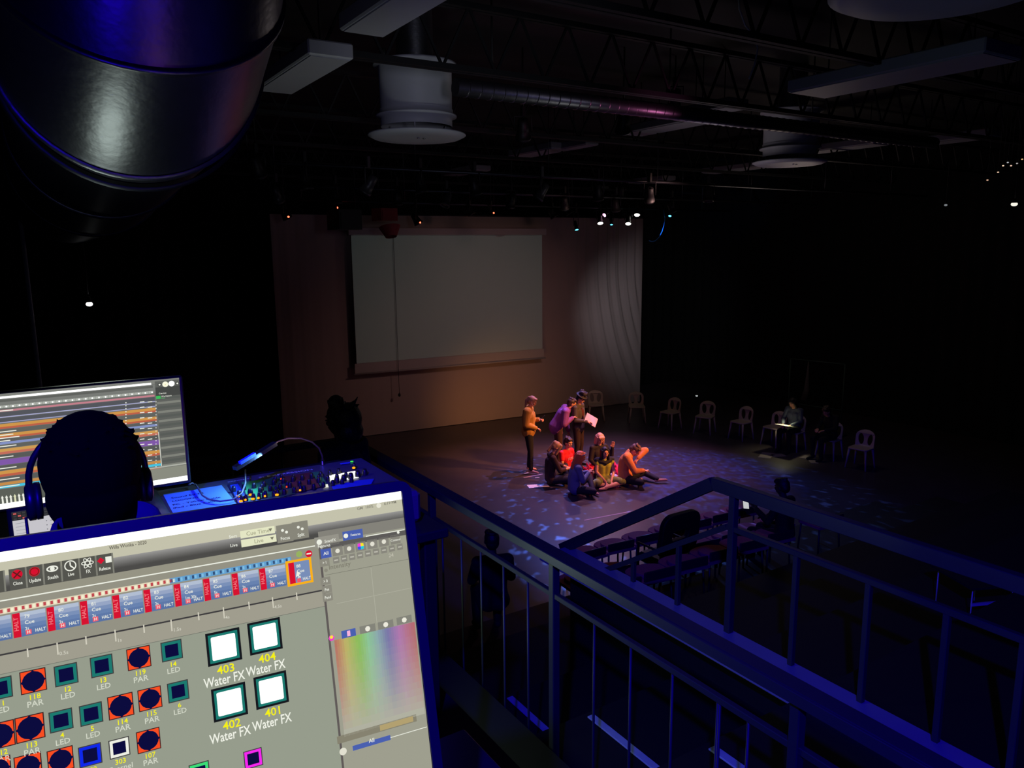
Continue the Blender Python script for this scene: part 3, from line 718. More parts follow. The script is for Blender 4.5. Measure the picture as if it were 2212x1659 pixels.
# drop-downs and buttons at right of tool bar
for (x0, y0, x1, y1, tx, tx2) in ((519, 1155, 594, 1150, 'Sort', 'Cue Time'), (521, 1174, 597, 1162, 'Live', 'Live')):
    ua, va = S(x0, y0); ub = uof(x1, y1)
    P.rect(ua, va-.0042, ub, va+.0036, G(228, 230, 196), 2*E1); P.text(tx, ua-.0075, va-.002, .0046, WT, 3*E1); P.text(tx2, ua+.018, va-.0022, .006, G(170, 170, 140), 3*E1)
    P.poly([(ub-.0065, va+.0015), (ub-.0045, va-.0018), (ub-.0025, va+.0015)][::-1], G(120, 120, 100), 3*E1)
for (xc, yc, tx) in ((615, 1152, 'Focus'), (649, 1145, 'Split')):
    u, v = S(xc, yc); P.rect(u-.0085, v-.0095, u+.0085, v+.0095, G(136, 134, 122), 2*E1); P.text(tx, u, v-.0068, .005, WT, 3*E1, squeeze=.85)
    P.disc(u-.002, v+.0035, .0016, WT, 3*E1, 8); P.disc(u+.002, v+.001, .0016, WT, 3*E1, 8)
# mini step strip
vs0 = vof(340, 1257+8)
ua = uof(0, 1322); ub = uof(366, 1252); uc = uof(628, 1200)
n = 27; vt, vb_ = vof(180, 1283), vof(180, 1295)
P.rect(-hw, vb_, ub, vt, G(226, 214, 186), 2*E1); P.rect(ub, vb_, uc, vt, G(98, 160, 208), 2*E1)
du = (ub-ua)/25
for i in range(-4, 26):
    u = ua+du*i; P.rect(u, vb_+.001, u+.0022, vt-.001, G(192, 70, 78), 3*E1); P.rect(u+.003, vb_+.001, u+du*.85, vt-.001, G(244, 238, 208), 3*E1)
du2 = (uc-ub)/18
for i in range(18):
    u = ub+du2*i; P.rect(u+.001, vb_+.001, u+.003, vt-.001, G(52, 80, 120), 3*E1); P.rect(u+.0036, vb_+.001, u+du2*.8, vt-.001, G(130, 190, 226), 3*E1)
# cue tiles
u_0 = uof(26, 1329); u_9 = uof(559, 1226.5); dU = (u_9-u_0)/8
vt, vbm = vof(309, 1275), vof(312, 1324)
cues = [('78', '2s'), ('79', '2s'), ('80', '2s'), ('81', '2s'), ('82', '2s'), ('83', '2s'), ('84', '1m 30s'), ('85', '5s'), ('86', '2s'), ('87', '2s'), ('88', '2s')]
cues = cues[:1]+cues[1:]
for i, (nm, du_) in enumerate(cues[:10], -1):
    u = u_0+dU*i
    sel = i == 9-1+0 and False
    for k in range(6):
        a = vt+(vbm-vt)*k/6; c = vt+(vbm-vt)*(k+1)/6; g = [(178, 190, 210), (150, 165, 196), (122, 144, 184), (104, 130, 176), (94, 120, 168), (88, 114, 164)][k]
        P.rect(u, a, u+dU-.001, c, G(*g), 3*E1)
    P.rect(u, vbm, u+.0062, vt, RD, 4*E1)
    P.text('HALT', u+.0045, vbm+.006, .0052, G(240, 120, 130), 5*E1, 'LEFT', math.pi/2)
    P.text(nm, u+.0095, vt-.0058, .0046, WT, 5*E1, 'LEFT'); P.text('Cue', u+.0095, vt-.0115, .0048, WT, 5*E1, 'LEFT'); P.text(du_, u+.0095, vt-.0172, .0044, WT, 5*E1, 'LEFT', squeeze=.85)
    P.rect(u+.0098, vbm+.0012, u+.0145, vbm+.0056, G(240, 92, 110), 5*E1); P.text('H', u+.0122, vbm+.002, .004, WT, 6*E1)
    P.text('HALT', u+.0175, vbm+.0022, .0044, WT, 5*E1, 'LEFT', squeeze=.8)
# selected last tile
ua, va = S(616, 1214); ub, vb2 = S(677, 1256)
vb2 = vbm-.002; va = vt+.003
P.rect(ua, vb2, ub, va, G(250, 176, 24), 6*E1); P.rect(ua+.0025, vb2+.0025, ub-.0025, va-.0025, G(120, 142, 184), 7*E1); P.rect(ua+.0028, vb2+.0025, ua+.0088, va-.0025, RD, 8*E1)
P.text('88', ua+.011, vt-.0058, .0046, WT, 9*E1, 'LEFT'); P.text('Cue', ua+.011, vt-.0115, .0048, WT, 9*E1, 'LEFT'); P.text('2s', ua+.011, vt-.0172, .0044, WT, 9*E1, 'LEFT'); P.text('HALT', ua+.0165, vbm+.0022, .0044, WT, 9*E1, 'LEFT', squeeze=.8); P.rect(ua+.0105, vbm+.001, ua+.0145, vbm+.005, G(240, 92, 110), 9*E1)
u, v = S(642, 1241); P.poly([(u, v+.004), (u-.002, v-.003), (u, v-.0015), (u+.0025, v-.0035), (u+.0015, v-.0005), (u+.004, v)], WT, 10*E1)
P.disc(*S(646, 1197), .0035, G(150, 178, 96), 3*E1, 8); P.disc(*S(667, 1196), .0038, RD, 3*E1, 12); u, v = S(667, 1196); P.rect(u-.0025, v-.0007, u+.0025, v+.0007, WT, 4*E1)
# ruler ticks
for (x, y, big, tx) in ((60, 1410, 0, ''), (124, 1397, 1, '0.5s'), (186, 1383, 0, ''), (249, 1369, 1, '1s'), (311, 1358, 0, ''), (370, 1347, 1, '1.5s'), (429, 1331, 0, ''), (483, 1320, 1, '4s'), (538, 1308, 0, ''), (589, 1298, 1, '4.5s'), (641, 1288, 0, '')):
    u, v = S(x, y); P.rect(u-.0006, v-(.0075 if big else .004), u+.0006, v+.004, G(210, 206, 190), 4*E1)
    if tx: P.text(tx, u+.001, v-.0085, .0048, G(206, 204, 190), 4*E1, 'LEFT')
# fixtures
def led(x, y, s=.0098, lab='LED', num='', col=TL_):
    u, v = S(x, y); P.rect(u-s, v-s, u+s, v+s, DK, 4*E1); P.rect(u-s*.9, v-s*.9, u+s*.9, v+s*.9, col, 5*E1); P.rect(u-s*.62, v-s*.62, u+s*.62, v+s*.62, NAVY, 6*E1)
    if num: P.text(num, u, v-s-.0062, .0066, YE, 5*E1)
    if lab: P.text(lab, u, v-s-.0125, .0072, G(208, 212, 196), 5*E1)
def par(x, y, s=.0106, num='', lab='PAR'):
    u, v = S(x, y); P.rect(u-s, v-s, u+s, v+s, G(60, 30, 34), 4*E1); P.rect(u-s*.92, v-s*.92, u+s*.92, v+s*.92, G(250, 78, 34), 5*E1); P.disc(u, v, s*.86, NAVY, 6*E1, 18)
    P.poly([(u-s*.98, v), (u, v-s*.98), (u+s*.98, v), (u, v+s*.98)], NAVY, 6.5*E1)
    if num: P.text(num, u, v-s-.0062, .0068, YE, 5*E1)
    if lab: P.text(lab, u, v-s-.0127, .0076, G(208, 212, 196), 5*E1)
led(220, 1438, num='13'); led(143, 1457, num='12'); led(371, 1405, num='14'); led(385, 1493, num='6'); led(132, 1556, num='4'); led(197, 1542, num='5'); led(0, 1487, num='11')
par(72, 1471, num='118'); par(300, 1421, num='119'); par(65, 1572, s=.0118, num='113'); par(261, 1525, s=.0112, num='114'); par(324, 1509, num='115'); par(0, 1588, s=.0118, num='112'); par(321, 1599, num='107')
par(61, 1655, s=.011, num='105'); par(131, 1641, s=.0108, num='106'); par(-5, 1662)
led(195, 1631, col=G(14, 40, 235), num='302', lab=''); led(258, 1615, col=WT, num='303', lab='Fresnel', s=.009)
led(547, 1638, col=G(245, 40, 240), lab='', s=.0092); led(431, 1668, col=G(60, 220, 120), lab='', s=.0095)
def water(x, y, num):
    u, v = S(x, y); s = .0168; P.rect(u-s, v-s, u+s, v+s, BLK, 4*E1); P.rect(u-s*.86, v-s*.86, u+s*.86, v+s*.86, TL_, 5*E1)
    P.poly([(u+px, v+py) for px, py in rrect(s*1.42, s*1.42, .0014, 3)], WH, 6*E1)
    P.text(num, u, v-s-.0098, .0118, YE, 5*E1); P.text('Water FX', u-.0025, v-s-.0205, .0136, G(240, 242, 230), 5*E1, squeeze=.71)
water(483.5, 1397, '403'); water(572.5, 1374, '404'); water(496, 1516, '402'); water(586, 1490, '401')
# right hand panel
PG = G(158, 158, 142)
P.rect(uD, -hh, hw, v3-.004, PG, 2*E1); P.rect(uD-.0012, -hh, uD+.0012, v3, G(96, 90, 88), 3*E1)
def prow(y, xref, h, m, l=3, x0=None, x1=None):
    v = vof(xref, y); a = uof(x0[0], x0[1]) if x0 else uD+.002; c = uof(x1[0], x1[1]) if x1 else hw
    P.rect(a, v-h/2, c, v+h/2, m, l*E1)
P.rect(uD, vof(740, 1163), hw, vof(740, 1140), G(132, 130, 122), 2.5*E1)
u, v = S(762, 1155); P.rect(u-.0115, v-.005, u+.0115, v+.005, BLU, 4*E1); P.disc(u-.008, v, .0026, WT, 5*E1); P.text('Features', u+.003, v-.0014, .0038, WT, 5*E1, squeeze=.85)
u, v = S(707, 1168); P.rect(u-.014, v-.0055, u+.013, v+.0055, G(150, 148, 138), 4*E1); P.disc(u-.009, v, .003, WT, 5*E1); P.text('SmartFX', u+.003, v-.0018, .0044, WT, 5*E1, squeeze=.8)
u, v = S(830, 1151); P.rect(uof(790, 1158), v-.0008, hw-.001, v+.0002, WT, 4*E1); P.rect(uD+.003, v-.0066, hw, v-.0010, G(92, 90, 88), 4*E1)
P.disc(*S(860, 1150), .0016, WT, 5*E1); P.text('Features', *S(700, 1182), .0050, WT, 6*E1, squeeze=.8)
icons = ['All', '', '', 'wheel', '', '', 'Control']
for i, tx in enumerate(icons):
    x = 704+25.0*i; y = 1195-5.0*i; u, v = S(x, y)
    P.rect(u-.0058, v-.0052, u+.0058, v+.0052, BLU if i == 0 else G(136, 134, 124), 4*E1)
    if tx == 'wheel':
        for k, c in enumerate(((250, 230, 40), (240, 60, 220), (60, 80, 240), (40, 200, 220))):
            a = k*math.pi/2; P.poly([(u, v), (u+.0036*math.cos(a), v+.0036*math.sin(a)), (u+.0046*math.cos(a+.78), v+.0046*math.sin(a+.78)), (u+.0036*math.cos(a+1.57), v+.0036*math.sin(a+1.57))], G(*c), 5*E1)
    elif tx: P.text(tx, u, v-.0018, .0052 if tx == 'All' else .0036, WT, 5*E1)
    else: P.disc(u, v, .0026, G(226, 224, 210), 5*E1, 7+i)
for i in range(9):
    x = 726+17.2*i; y = 1210-3.6*i; u, v = S(x, y); P.rect(u-.0034, v-.0034, u+.0034, v+.0034, G(136, 134, 124), 4*E1); P.rect(u-.0022, v-.0008, u+.0022, v+.0008, G(186, 184, 172), 5*E1)
for (x, y, tx) in ((701, 1215, '> 1'), (703, 1255, '> 0'), (706, 1273, 'Pos'), (708, 1290, 'Pend')):
    u, v = S(x, y); P.rect(u-.0055, v-.0042, u+.0055, v+.0042, G(140, 138, 126), 4*E1); P.text(tx, u, v-.0016, .0044, WT, 5*E1, squeeze=.8)
P.text('Intensity', *S(734, 1226), .0072, G(128, 126, 112), 4*E1); P.disc(*S(704, 1232), .002, G(140, 138, 124), 4*E1); P.text('24', *S(845, 1203), .006, G(190, 188, 172), 4*E1)
P.rect(uD+.003, vof(780, 1228), hw, vof(780, 1227), G(120, 120, 108), 4*E1)
P.rect(uof(803, 1250), vof(820, 1345), uof(803, 1250)+.0006, vof(803, 1226), G(176, 176, 160), 4*E1); P.rect(uD+.012, vof(800, 1289), hw, vof(800, 1288), G(176, 176, 160), 4*E1)
# colour picker
u, v = S(716, 1378); P.disc(u, v, .0034, G(240, 60, 200), 5*E1, 6); P.disc(u, v+.001, .002, G(250, 230, 60), 6*E1, 6)
u, v = S(753, 1368); P.rect(u-.008, v-.0042, u+.008, v+.0042, BLU, 5*E1); P.rect(u-.0018, v-.003, u+.0018, v+.003, G(250, 180, 220), 6*E1)
for x, y in ((794, 1358), (833, 1349), (873, 1339)):
    u, v = S(x, y); P.rect(u-.009, v-.0042, u+.009, v+.0042, G(132, 132, 122), 4*E1); P.disc(u, v, .003, G(236, 234, 220), 5*E1, 7)
cu0, cv0 = S(709, 1386); cu1, cv1 = S(919, 1541)
cu0 = uD+.005; cu1 = hw-.0015
import colorsys
NXc, NYc = 36, 14
for i in range(NXc):
    for j in range(NYc):
        t_ = i/(NXc-1); f = j/(NYc-1)
        stops = [(0, (186, 120, 100)), (.12, (190, 178, 104)), (.28, (138, 188, 92)), (.40, (140, 196, 150)), (.52, (140, 170, 172)), (.65, (120, 120, 168)), (.8, (176, 120, 172)), (1, (182, 108, 110))]
        for q in range(len(stops)-1):
            if stops[q][0] <= t_ <= stops[q+1][0]:
                w_ = (t_-stops[q][0])/(stops[q+1][0]-stops[q][0]); c = [stops[q][1][k]*(1-w_)+stops[q+1][1][k]*w_ for k in range(3)]; break
        e = f**1.3; c = [int(round((c[k]*(1-e)+(176, 174, 158)[k]*e)/4)*4) for k in range(3)]
        P.rect(cu0+(cu1-cu0)*i/NXc, cv0+(cv1-cv0)*j/NYc, cu0+(cu1-cu0)*(i+1)/NXc, cv0+(cv1-cv0)*(j+1)/NYc, G(*c), 4*E1)
u, v = S(740, 1596); P.rect(u-.006, v-.004, hw-.012, v+.004, G(134, 130, 112), 4*E1); P.rect(hw-.055, v-.003, hw-.016, v+.003, G(178, 160, 112), 5*E1)
P.rect(uof(762, 1618), vof(762, 1622), uof(843, 1590), vof(762, 1611), BLU, 4*E1); P.text('All', *S(803, 1603), .006, WT, 5*E1)
P.rect(uof(843, 1590), vof(870, 1586), hw-.001, vof(870, 1584.5), WT, 4*E1); P.disc(*S(741, 1623), .004, G(226, 224, 208), 5*E1)
scr = P.build('screen_image', mon)

# ---- desks (lighting desk, audio desk)
def desk(x0, x1, y0, y1, z, zf, lab):
    t = thing('desk', ((x0+x1)/2, (y0+y1)/2, zf), lab, 'desk')
    b = MB(); b.bbox(((x0+x1)/2, (y0+y1)/2, z-.015), (x1-x0, y1-y0, .03), .004); b.wb('desktop', DKPL, t)
    for x in (x0+.05, x1-.05):
        for y in (y0+.05, y1-.05):
            b = MB(); b.bbox((x, y, (z-.03+zf)/2), (.04, .04, z-.03-zf), .004); b.wb('leg', CANM, t)
desk(-.45, .55, .52, 1.02, 4.02, 3.3, 'dark desk carrying the big foreground monitor')
b = MB(); b.box((.35, 2.6, 1.65), (1.5, 1.3, 3.3)); struct(b, 'trim_22', DECKM)
desk(-.6, 1.05, 2.02, 2.98, 3.95, 3.3, 'dark desk carrying the sound console')

# ---- second monitor
ctr2 = Vector((0, 2.42, 0))
q1 = at(389.5, 819.5, 'y', 2.42); q2 = at(404, 1038, 'y', 2.42)
W2, H2 = .56, q1.z-q2.z; ctr2 = Vector((q1.x*.5+q2.x*.5-W2/2, 2.42, (q1.z+q2.z)/2))
m2 = thing('computer_monitor', (ctr2.x, 2.46, 3.95), 'monitor with coloured audio cue list behind the dark-haired technician', 'monitor')
b = MB(); b.bbox(ctr2+Vector((0, .016, 0)), (W2+.02, .022, H2+.02), .004); b.wb('rear_shell', DKPL, m2)
b = MB(); b.bbox(ctr2+Vector((0, .06, -.13)), (.05, .05, .22), .004); b.wb('stand_arm', DKPL, m2)
b = MB(); b.bbox((ctr2.x, 2.48, 3.958), (.22, .16, .014), .004); b.wb('stand_foot', DKPL, m2)
P = Print(ctr2+Vector((0, .004, 0)), (1, 0, 0), (0, 0, 1)); S = P.S
w2, h2 = W2/2, H2/2
P.rect(-w2, -h2, w2, h2, G(108, 110, 106), 0)
def band(ya, yb_, m, xa=None, xb=None, h=1, xr=200):
    """horizontal band between two heights read along photo column xr"""
    a = -w2 if xa is None else S(xa, 900)[0]; c = w2 if xb is None else S(xb, 900)[0]
    P.rect(a, S(xr, ya)[1], c, S(xr, yb_)[1], m, h*E1)
band(833, 842, G(128, 130, 124), xr=200); 
band(838.5, 843, WH, xb=333, h=2); band(843, 860, G(120, 122, 118), h=1)
band(845, 850, G(96, 98, 94), xb=336, h=2); band(857, 862.5, G(176, 180, 172), xb=336, h=2)
for i in range(24):
    u = S(336-14.4*i, 860)[0]; P.rect(u-.0008, S(200, 863)[1], u, S(200, 857)[1], G(120, 122, 118), 3*E1); P.disc(u-.008, S(200, 860)[1], .0022, WH, 3*E1, 6)
stripes = [(866, 870, (196, 128, 140)), (871, 880, (84, 86, 92)), (880, 882, (170, 172, 210)), (883, 891, (84, 86, 92)), (891, 893, (160, 162, 200)),
 (895, 901, (206, 150, 76)), (901, 905, (190, 96, 72)), (906, 915, (98, 100, 96)), (915, 921, (206, 150, 76)), (921, 925, (190, 96, 72)), (926, 932, (92, 94, 92)), (932, 937, (132, 146, 196)),
 (938, 945, (96, 98, 94)), (946, 952, (206, 156, 84)), (952, 957, (196, 110, 92)), (958, 967, (88, 90, 88)), (968, 979, (128, 88, 168)), (980, 990, (88, 90, 88)), (991, 998, (206, 150, 76)), (998, 1003, (190, 96, 72)), (1004, 1014, (90, 92, 90)),
 (1015, 1021, (196, 140, 76)), (1022, 1027, (70, 196, 226)), (1029, 1034, (186, 100, 74)), (1035, 1048, (112, 114, 108))]
for i, (a, c, col) in enumerate(stripes): band(a, c, G(*col), xb=338, h=3)
for y in (868, 911, 918, 924, 930, 941, 963, 986, 1009, 1024, 1031):
    v = S(200, y)[1]; u0 = S(0, y)[0]; L = .02+.035*((y*7 % 5)/5); P.rect(u0-.03, v-.0013, u0+L, v+.0013, WT, 4*E1)
for k, (xa, n_) in enumerate(((307, 14), (324, 12), (300, 0))):
    for i in range(n_):
        u, v = S(xa, 868+i*11.5); P.rect(u-.006, v-.0013, u+.006, v+.0013, WT, 5*E1)
for i in range(22):
    u, v = S(337, 868+i*7); P.disc(u, v, .0016, WT, 5*E1, 6); 
    if i < 12: u, v = S(272, 870+i*6.4); P.disc(u, v, .0018, WT, 5*E1, 6)
# right column
uR = S(341, 900)[0]
P.rect(uR, -h2, w2, h2, G(96, 98, 94), 6*E1); 
for i in range(17):
    v = h2-.048-i*.0135; P.rect(uR+.001, v-.0068, w2-.001, v, G(128, 130, 122) if i % 2 else G(88, 92, 88), 7*E1)
P.rect(uR, h2-.046, w2, h2-.018, G(70, 72, 70), 7*E1); u, v = S(341, 859)[0], S(345, 858)[1]
P.rect(uR, v-.0045, uR+.012, v+.0045, G(60, 190, 90), 8*E1); P.text('Workspace', uR+.014, v, .006, WT, 8*E1, 'LEFT'); P.text('Active', uR+.014, v-.0045, .004, G(110, 230, 130), 8*E1, 'LEFT'); P.text('Cue List', uR+.008, v+.009, .006, WT, 8*E1, 'LEFT')
for x, y, r, m in ((344.5, 831, .0045, BLK), (357, 830, .0082, G(250, 250, 225)), (370.5, 828.5, .0082, WH), (383, 828, .0045, BLK)):
    P.disc(*S(x, y), r, m, 8*E1); 
    if m is BLK: P.disc(*S(x, y), r*.6, WT, 9*E1)
P.text('II', *S(357, 832), .005, G(210, 190, 20), 9*E1)
band(1004, 1007, G(176, 178, 168), xa=305, h=10, xr=370); P.rect(S(305, 1000)[0], S(370, 1008)[1], w2, -h2+.016, G(138, 140, 128), 9*E1)
u, v = S(346, 970); P.rect(u-.0016, v-.052, u+.0005, v+.052, G(220, 222, 210), 9*E1)
P.rect(-w2, -h2, w2, -h2+.015, WH, 11*E1)
# faders at the bottom left
P.rect(-w2, -h2+.015, S(86, 1070)[0]+.02, -h2+.055, G(92, 96, 88), 9*E1)
for i in range(14):
    u, v = S(60-9*i, 1075+1.2*i); P.poly([(u-.0024, v-.012), (u+.0024, v-.012), (u+.0018, v+.008), (u+.0034, v+.008), (u, v+.015), (u-.0034, v+.008), (u-.0018, v+.008)], G(226, 228, 190) if i == 3 else WT, 10*E1); P.disc(u, v-.017, .002, WT, 10*E1, 6)
P.build('screen_image', m2)

# ---- tablet on desk
tb = thing('tablet_computer', (-.02, 2.02, 3.95), 'tablet showing a white document, left of the technician', 'tablet')
tc_ = [at(22, 1176, 'y', 2.0), at(140, 1160, 'y', 2.0), at(140, 1089, 'y', 2.0), at(28, 1104, 'y', 2.0)]
P = Print(Vector((at(25, 1140, 'y', 2.0).x, 2.0, at(25, 1140, 'y', 2.0).z)), (1, 0, 0), (0, .0, 1)); S = P.S
ux0 = 0; ux1 = S(150, 1120)[0]; vz0 = 3.965-P.o.z; vz1 = S(60, 1100)[1]
b = MB(); b.bbox((P.o.x+(ux0+ux1)/2, 2.006, P.o.z+(vz0+vz1)/2), (ux1-ux0+.012, .008, vz1-vz0+.012), .003); b.wb('tablet_shell', DKPL, tb)
b = MB(); b.bbox((P.o.x+(ux0+ux1)/2, 2.045, 3.99), (.12, .08, .08), .01); b.wb('stand', DKPL, tb)
P.rect(ux0+.003, vz0, ux1-.003, vz1-.003, G(198, 196, 202), E1)
for r_ in range(3):
    for i in range(14): P.rect(ux0+.006+i*.0085, vz1-.008-r_*.006, ux0+.012+i*.0085, vz1-.0045-r_*.006, G(60, 60, 64) if (i*3+r_) % 4 else G(200, 90, 90), 3*E1)
P.rect(ux0+.003, vz1-.022, ux1-.003, vz1-.003, G(40, 40, 44), 2*E1)
for i in range(9):
    P.rect(ux0+.075, vz1-.035-i*.010, ux0+.10, vz1-.0335-i*.010, G(120, 120, 130), 3*E1); P.disc(ux0+.068, vz1-.034-i*.01, .0012, G(60, 60, 70), 3*E1, 5)
for i in range(4): P.rect(ux0+.008, vz1-.030-i*.008, ux0+.03, vz1-.029-i*.008, G(150, 150, 160), 3*E1)
P.line((ux0+.093, vz1-.02), (ux0+.118, vz1-.062), .005, G(120, 120, 124), 4*E1); P.build('screen_image', tb)

# ---- sound console
ZM = 4.06
A0 = at(322, 1090, 'z', ZM); A1 = at(332, 1060, 'z', ZM); A2 = at(776, 996, 'z', ZM); A3 = at(812, 1040, 'z', ZM)
mx_ = thing('sound_mixing_console', (.65, 2.4, 3.95), 'dark sound mixing console with orange-lit knobs beyond the monitor', 'mixing console')
xl, xr = A1.x-.015, A2.x+.035; yb_ = A1.y+.012; yf = 2.10
b = MB(); b.bbox(((xl+xr)/2, (yb_+yf)/2, ZM-.052), (xr-xl, yb_-yf, .1), .012); b.wb('console_body', GRPL, mx_)
b = MB(); b.tube([(xl+.004, yf+.01, ZM-.02), (xl+.004, yb_-.01, ZM-.02)], .028, 14); b.wb('end_cheek', GRPL, mx_)
P = Print((0, 0, ZM+.001), (1, 0, 0), (0, 1, 0)); S = P.S
def quad(pts, m, h): P.poly([S(*p) for p in pts], m, h)
PNB = mat('panel_dark_blue', (40, 46, 70), .5); PNG = mat('panel_green', (60, 150, 84), .5); PNR = mat('panel_brown', (104, 50, 50), .5)
PNL = mat('panel_blue', (50, 80, 200), .5); PNW = mat('panel_lettering', (220, 226, 240), .5)
def qc(pts, m, h):
    p = [Vector(S(*q)) for q in pts]; a = sum((p[i].x*p[(i+1) % 4].y-p[(i+1) % 4].x*p[i].y) for i in range(4))
    if a < 0: p = p[::-1]
    P.poly([tuple(q) for q in p], m, h)
qc([(492, 1046), (695, 1018), (716, 1046), (515, 1088)], PNB, 1e-4)
qc([(522, 1042), (566, 1036), (612, 1078), (540, 1090)], PNG, 3e-4); qc([(566, 1036), (610, 1030), (640, 1066), (606, 1074)], mat('panel_green_dark', (44, 100, 62), .5), 3e-4)
qc([(606, 1030), (672, 1020), (694, 1052), (640, 1064)], PNR, 3e-4); qc([(672, 1021), (690, 1018), (706, 1046), (692, 1052)], PNG, 3e-4)
qc([(497, 1048), (514, 1045), (538, 1086), (517, 1092)], PNL, 3e-4)
qc([(716, 1050), (772, 1038), (808, 1034), (800, 1050), (724, 1066)], PNL, 3e-4)
qc([(705, 1028), (767, 1017.5), (775, 1032), (717, 1042.5)], WH, 6e-4)
qc([(697, 1047), (708, 1046), (710, 1053), (699, 1054)], WT, 6e-4); qc([(734, 1001), (756, 998), (757, 1001), (736, 1004)], mat('strip_blue', (80, 110, 230), .5), 6e-4)
P.disc(*S(760, 997), .006, G(60, 255, 80, 1.6), 8e-4, 8)
a = Vector(S(559, 1033)); c = Vector(S(688, 1013)); rot = math.atan2(c.y-a.y, c.x-a.x)
P.text('Si EXPRESSION', a.x, a.y-.004, .024, PNW, 6e-4, 'LEFT', rot, (c-a).length/.024/7.2)
a = Vector(S(492, 1042)); c = Vector(S(545, 1033)); P.text('SOUNDCRAFT', a.x, a.y-.004, .014, PNW, 6e-4, 'LEFT', math.atan2(c.y-a.y, c.x-a.x), (c-a).length/.014/6.8)
P.build('panel_print', mx_)
KN = MB(); kpos = []
for r_ in range(3):
    for i in range(12):
        kpos.append((.505+.031*i+.004*(r_ % 2), 2.300+.058*r_))
knob_mesh = None
def knob(p, r=.006, h=.018, m=DKPL, nm='control_knob'):
    b = MB(); b.lathe([(r*1.2, 0), (r*1.1, h*.6), (r*.8, h), (0, h)], (0, 0, 0), (0, 0, 1), 10); o = b.build(nm, m, mx_)
    o.location = Vector(p)-mx_.location; return o
k0 = knob((kpos[0][0], kpos[0][1], ZM+.001))
for p in kpos[1:]:
    c = k0.copy(); COL.objects.link(c); c.location = Vector((p[0], p[1], ZM+.001))-mx_.location
ORG = G(255, 150, 20, 1.8); ORD = G(255, 70, 30, 1.3)
LEDP = [(514, 1069, 2), (520, 1080, 2), (530, 1077, 1), (541, 1066, 2), (546, 1075, 2), (558, 1073, 1.2), (564, 1054, 1), (572, 1069, 1), (593, 1037, .9), (595, 1059, .9), (598, 1066, 2), (633, 1033, 1.1), (648, 1056.5, 1), (687, 1034, 1.1), (764, 1008, 2), (607, 1032, .6), (619, 1049, .6)]
for x, y, s_ in LEDP:
    p = at(x, y, 'z', ZM+.012); b = MB(); b.lathe([(.0021*s_+.001, 0), (.0021*s_+.001, .004), (0, .0055)], (0, 0, 0), (0, 0, 1), 10)
    o = b.build('lit_button', ORG if s_ > .9 else ORD, mx_, label='glowing orange button'); o.location = p-mx_.location+Vector((0, 0, -.006))
    o = knob((p.x+.004, p.y+.006, ZM+.001), .005, .022)
for i in range(26):
    x = 522+11.2*i; y = 1091-1.55*i
    p = at(x, y, 'z', ZM); b = MB(); b.bbox((0, 0, .004), (.011, .008, .008), .002)
    if i == 0: fk = b.build('channel_key', mat('key_grey', (120, 125, 150), .5), mx_); fk.location = p-mx_.location
    else: c = fk.copy(); COL.objects.link(c); c.location = p-mx_.location
for i in range(5):
    p = at(728+15*i, 1043-4.4*i, 'z', ZM); knob(p, .008, .02)
# blue note
P = Print((0, 0, ZM+.004), (1, 0, 0), (0, 1, 0)); S = P.S
nt_ = thing('paper_note', at(430, 1085, 'z', ZM+.002), 'bright blue note with handwriting lying on the console', 'note')
P.mb.box(Vector((.398, 2.39, ZM+.0028)), (.172, .22, .0016), Matrix.Rotation(-.02, 3, 'Z'), P.m(PAPERB))
for tx, x, y, s_ in (('Sound Ed 2.1', 370, 1077, .021), ('LOGGING', 372, 1084, .019), ('PC - Yellow Cable', 373, 1092, .021), ('iPad - Blue Cable', 374, 1099, .021), ('LY = ZR', 383, 1116, .026)):
    u, v = S(x, y); P.text(tx, u, v-.002, s_, INK, 2e-4, 'LEFT', -.02, .86)
P.build('note_sheet', nt_)
# gooseneck lamp
gl = thing('gooseneck_lamp', at(697, 1003, 'z', ZM), 'slim gooseneck lamp arching over the sound console', 'lamp')
path = [at(697, 1003, 'z', ZM)]
pp = [(696, 985), (689, 968), (674, 955), (650, 947), (622, 947), (600, 954), (588, 962)]
for i, (x, y) in enumerate(pp): path.append(at(x, y, 'y', path[0].y-.01-.028*i))
b = MB(); b.tube(path, .0028, 8); b.wb('gooseneck', mat('neck_steel', (150, 120, 110), .35, .7), gl)
h0 = path[-1]; h1 = at(507, 1012, 'y', h0.y-.06)
dv = (h1-h0); b = MB(); b.bar(h0-dv*.08, h1, .020, .012); b.wb('lamp_head', DKPL, gl)
hn = Vector((0, -.6, .8)); b = MB(); b.bar(h0+dv*.48+Vector((0, -.006, .009)), h0+dv*.88+Vector((0, -.006, .009)), .010, .010); b.wb('blue_tape', mat('blue_tape', (60, 120, 240), .5), gl)
b = MB(); b.bar(h0+dv*.1+Vector((0, -.007, -.006)), h0+dv*.95+Vector((0, -.007, -.006)), .004, .004); b.wb('head_reflection', mat('strip_pink', (220, 110, 150), .5), gl)  # pink reflection on the lamp head, put in as a coloured strip
b = MB(); b.lathe([(.009, 0), (.007, .012), (.004, .02)], path[0], (0, 0, 1), 12); b.wb('socket', CHROME, gl)
lamp('gooseneck_light', 'SPOT', h0+dv*.3+Vector((0, -.01, -.012)), 4.5, (.17, .46, 1), (.40, 2.39, ZM), .02, 130, .8)
lamp('console_fill', 'POINT', (.72, 2.36, 4.22), .22, (1, .8, .7), None, .04)  # added fill in mid-air to brighten the console panels
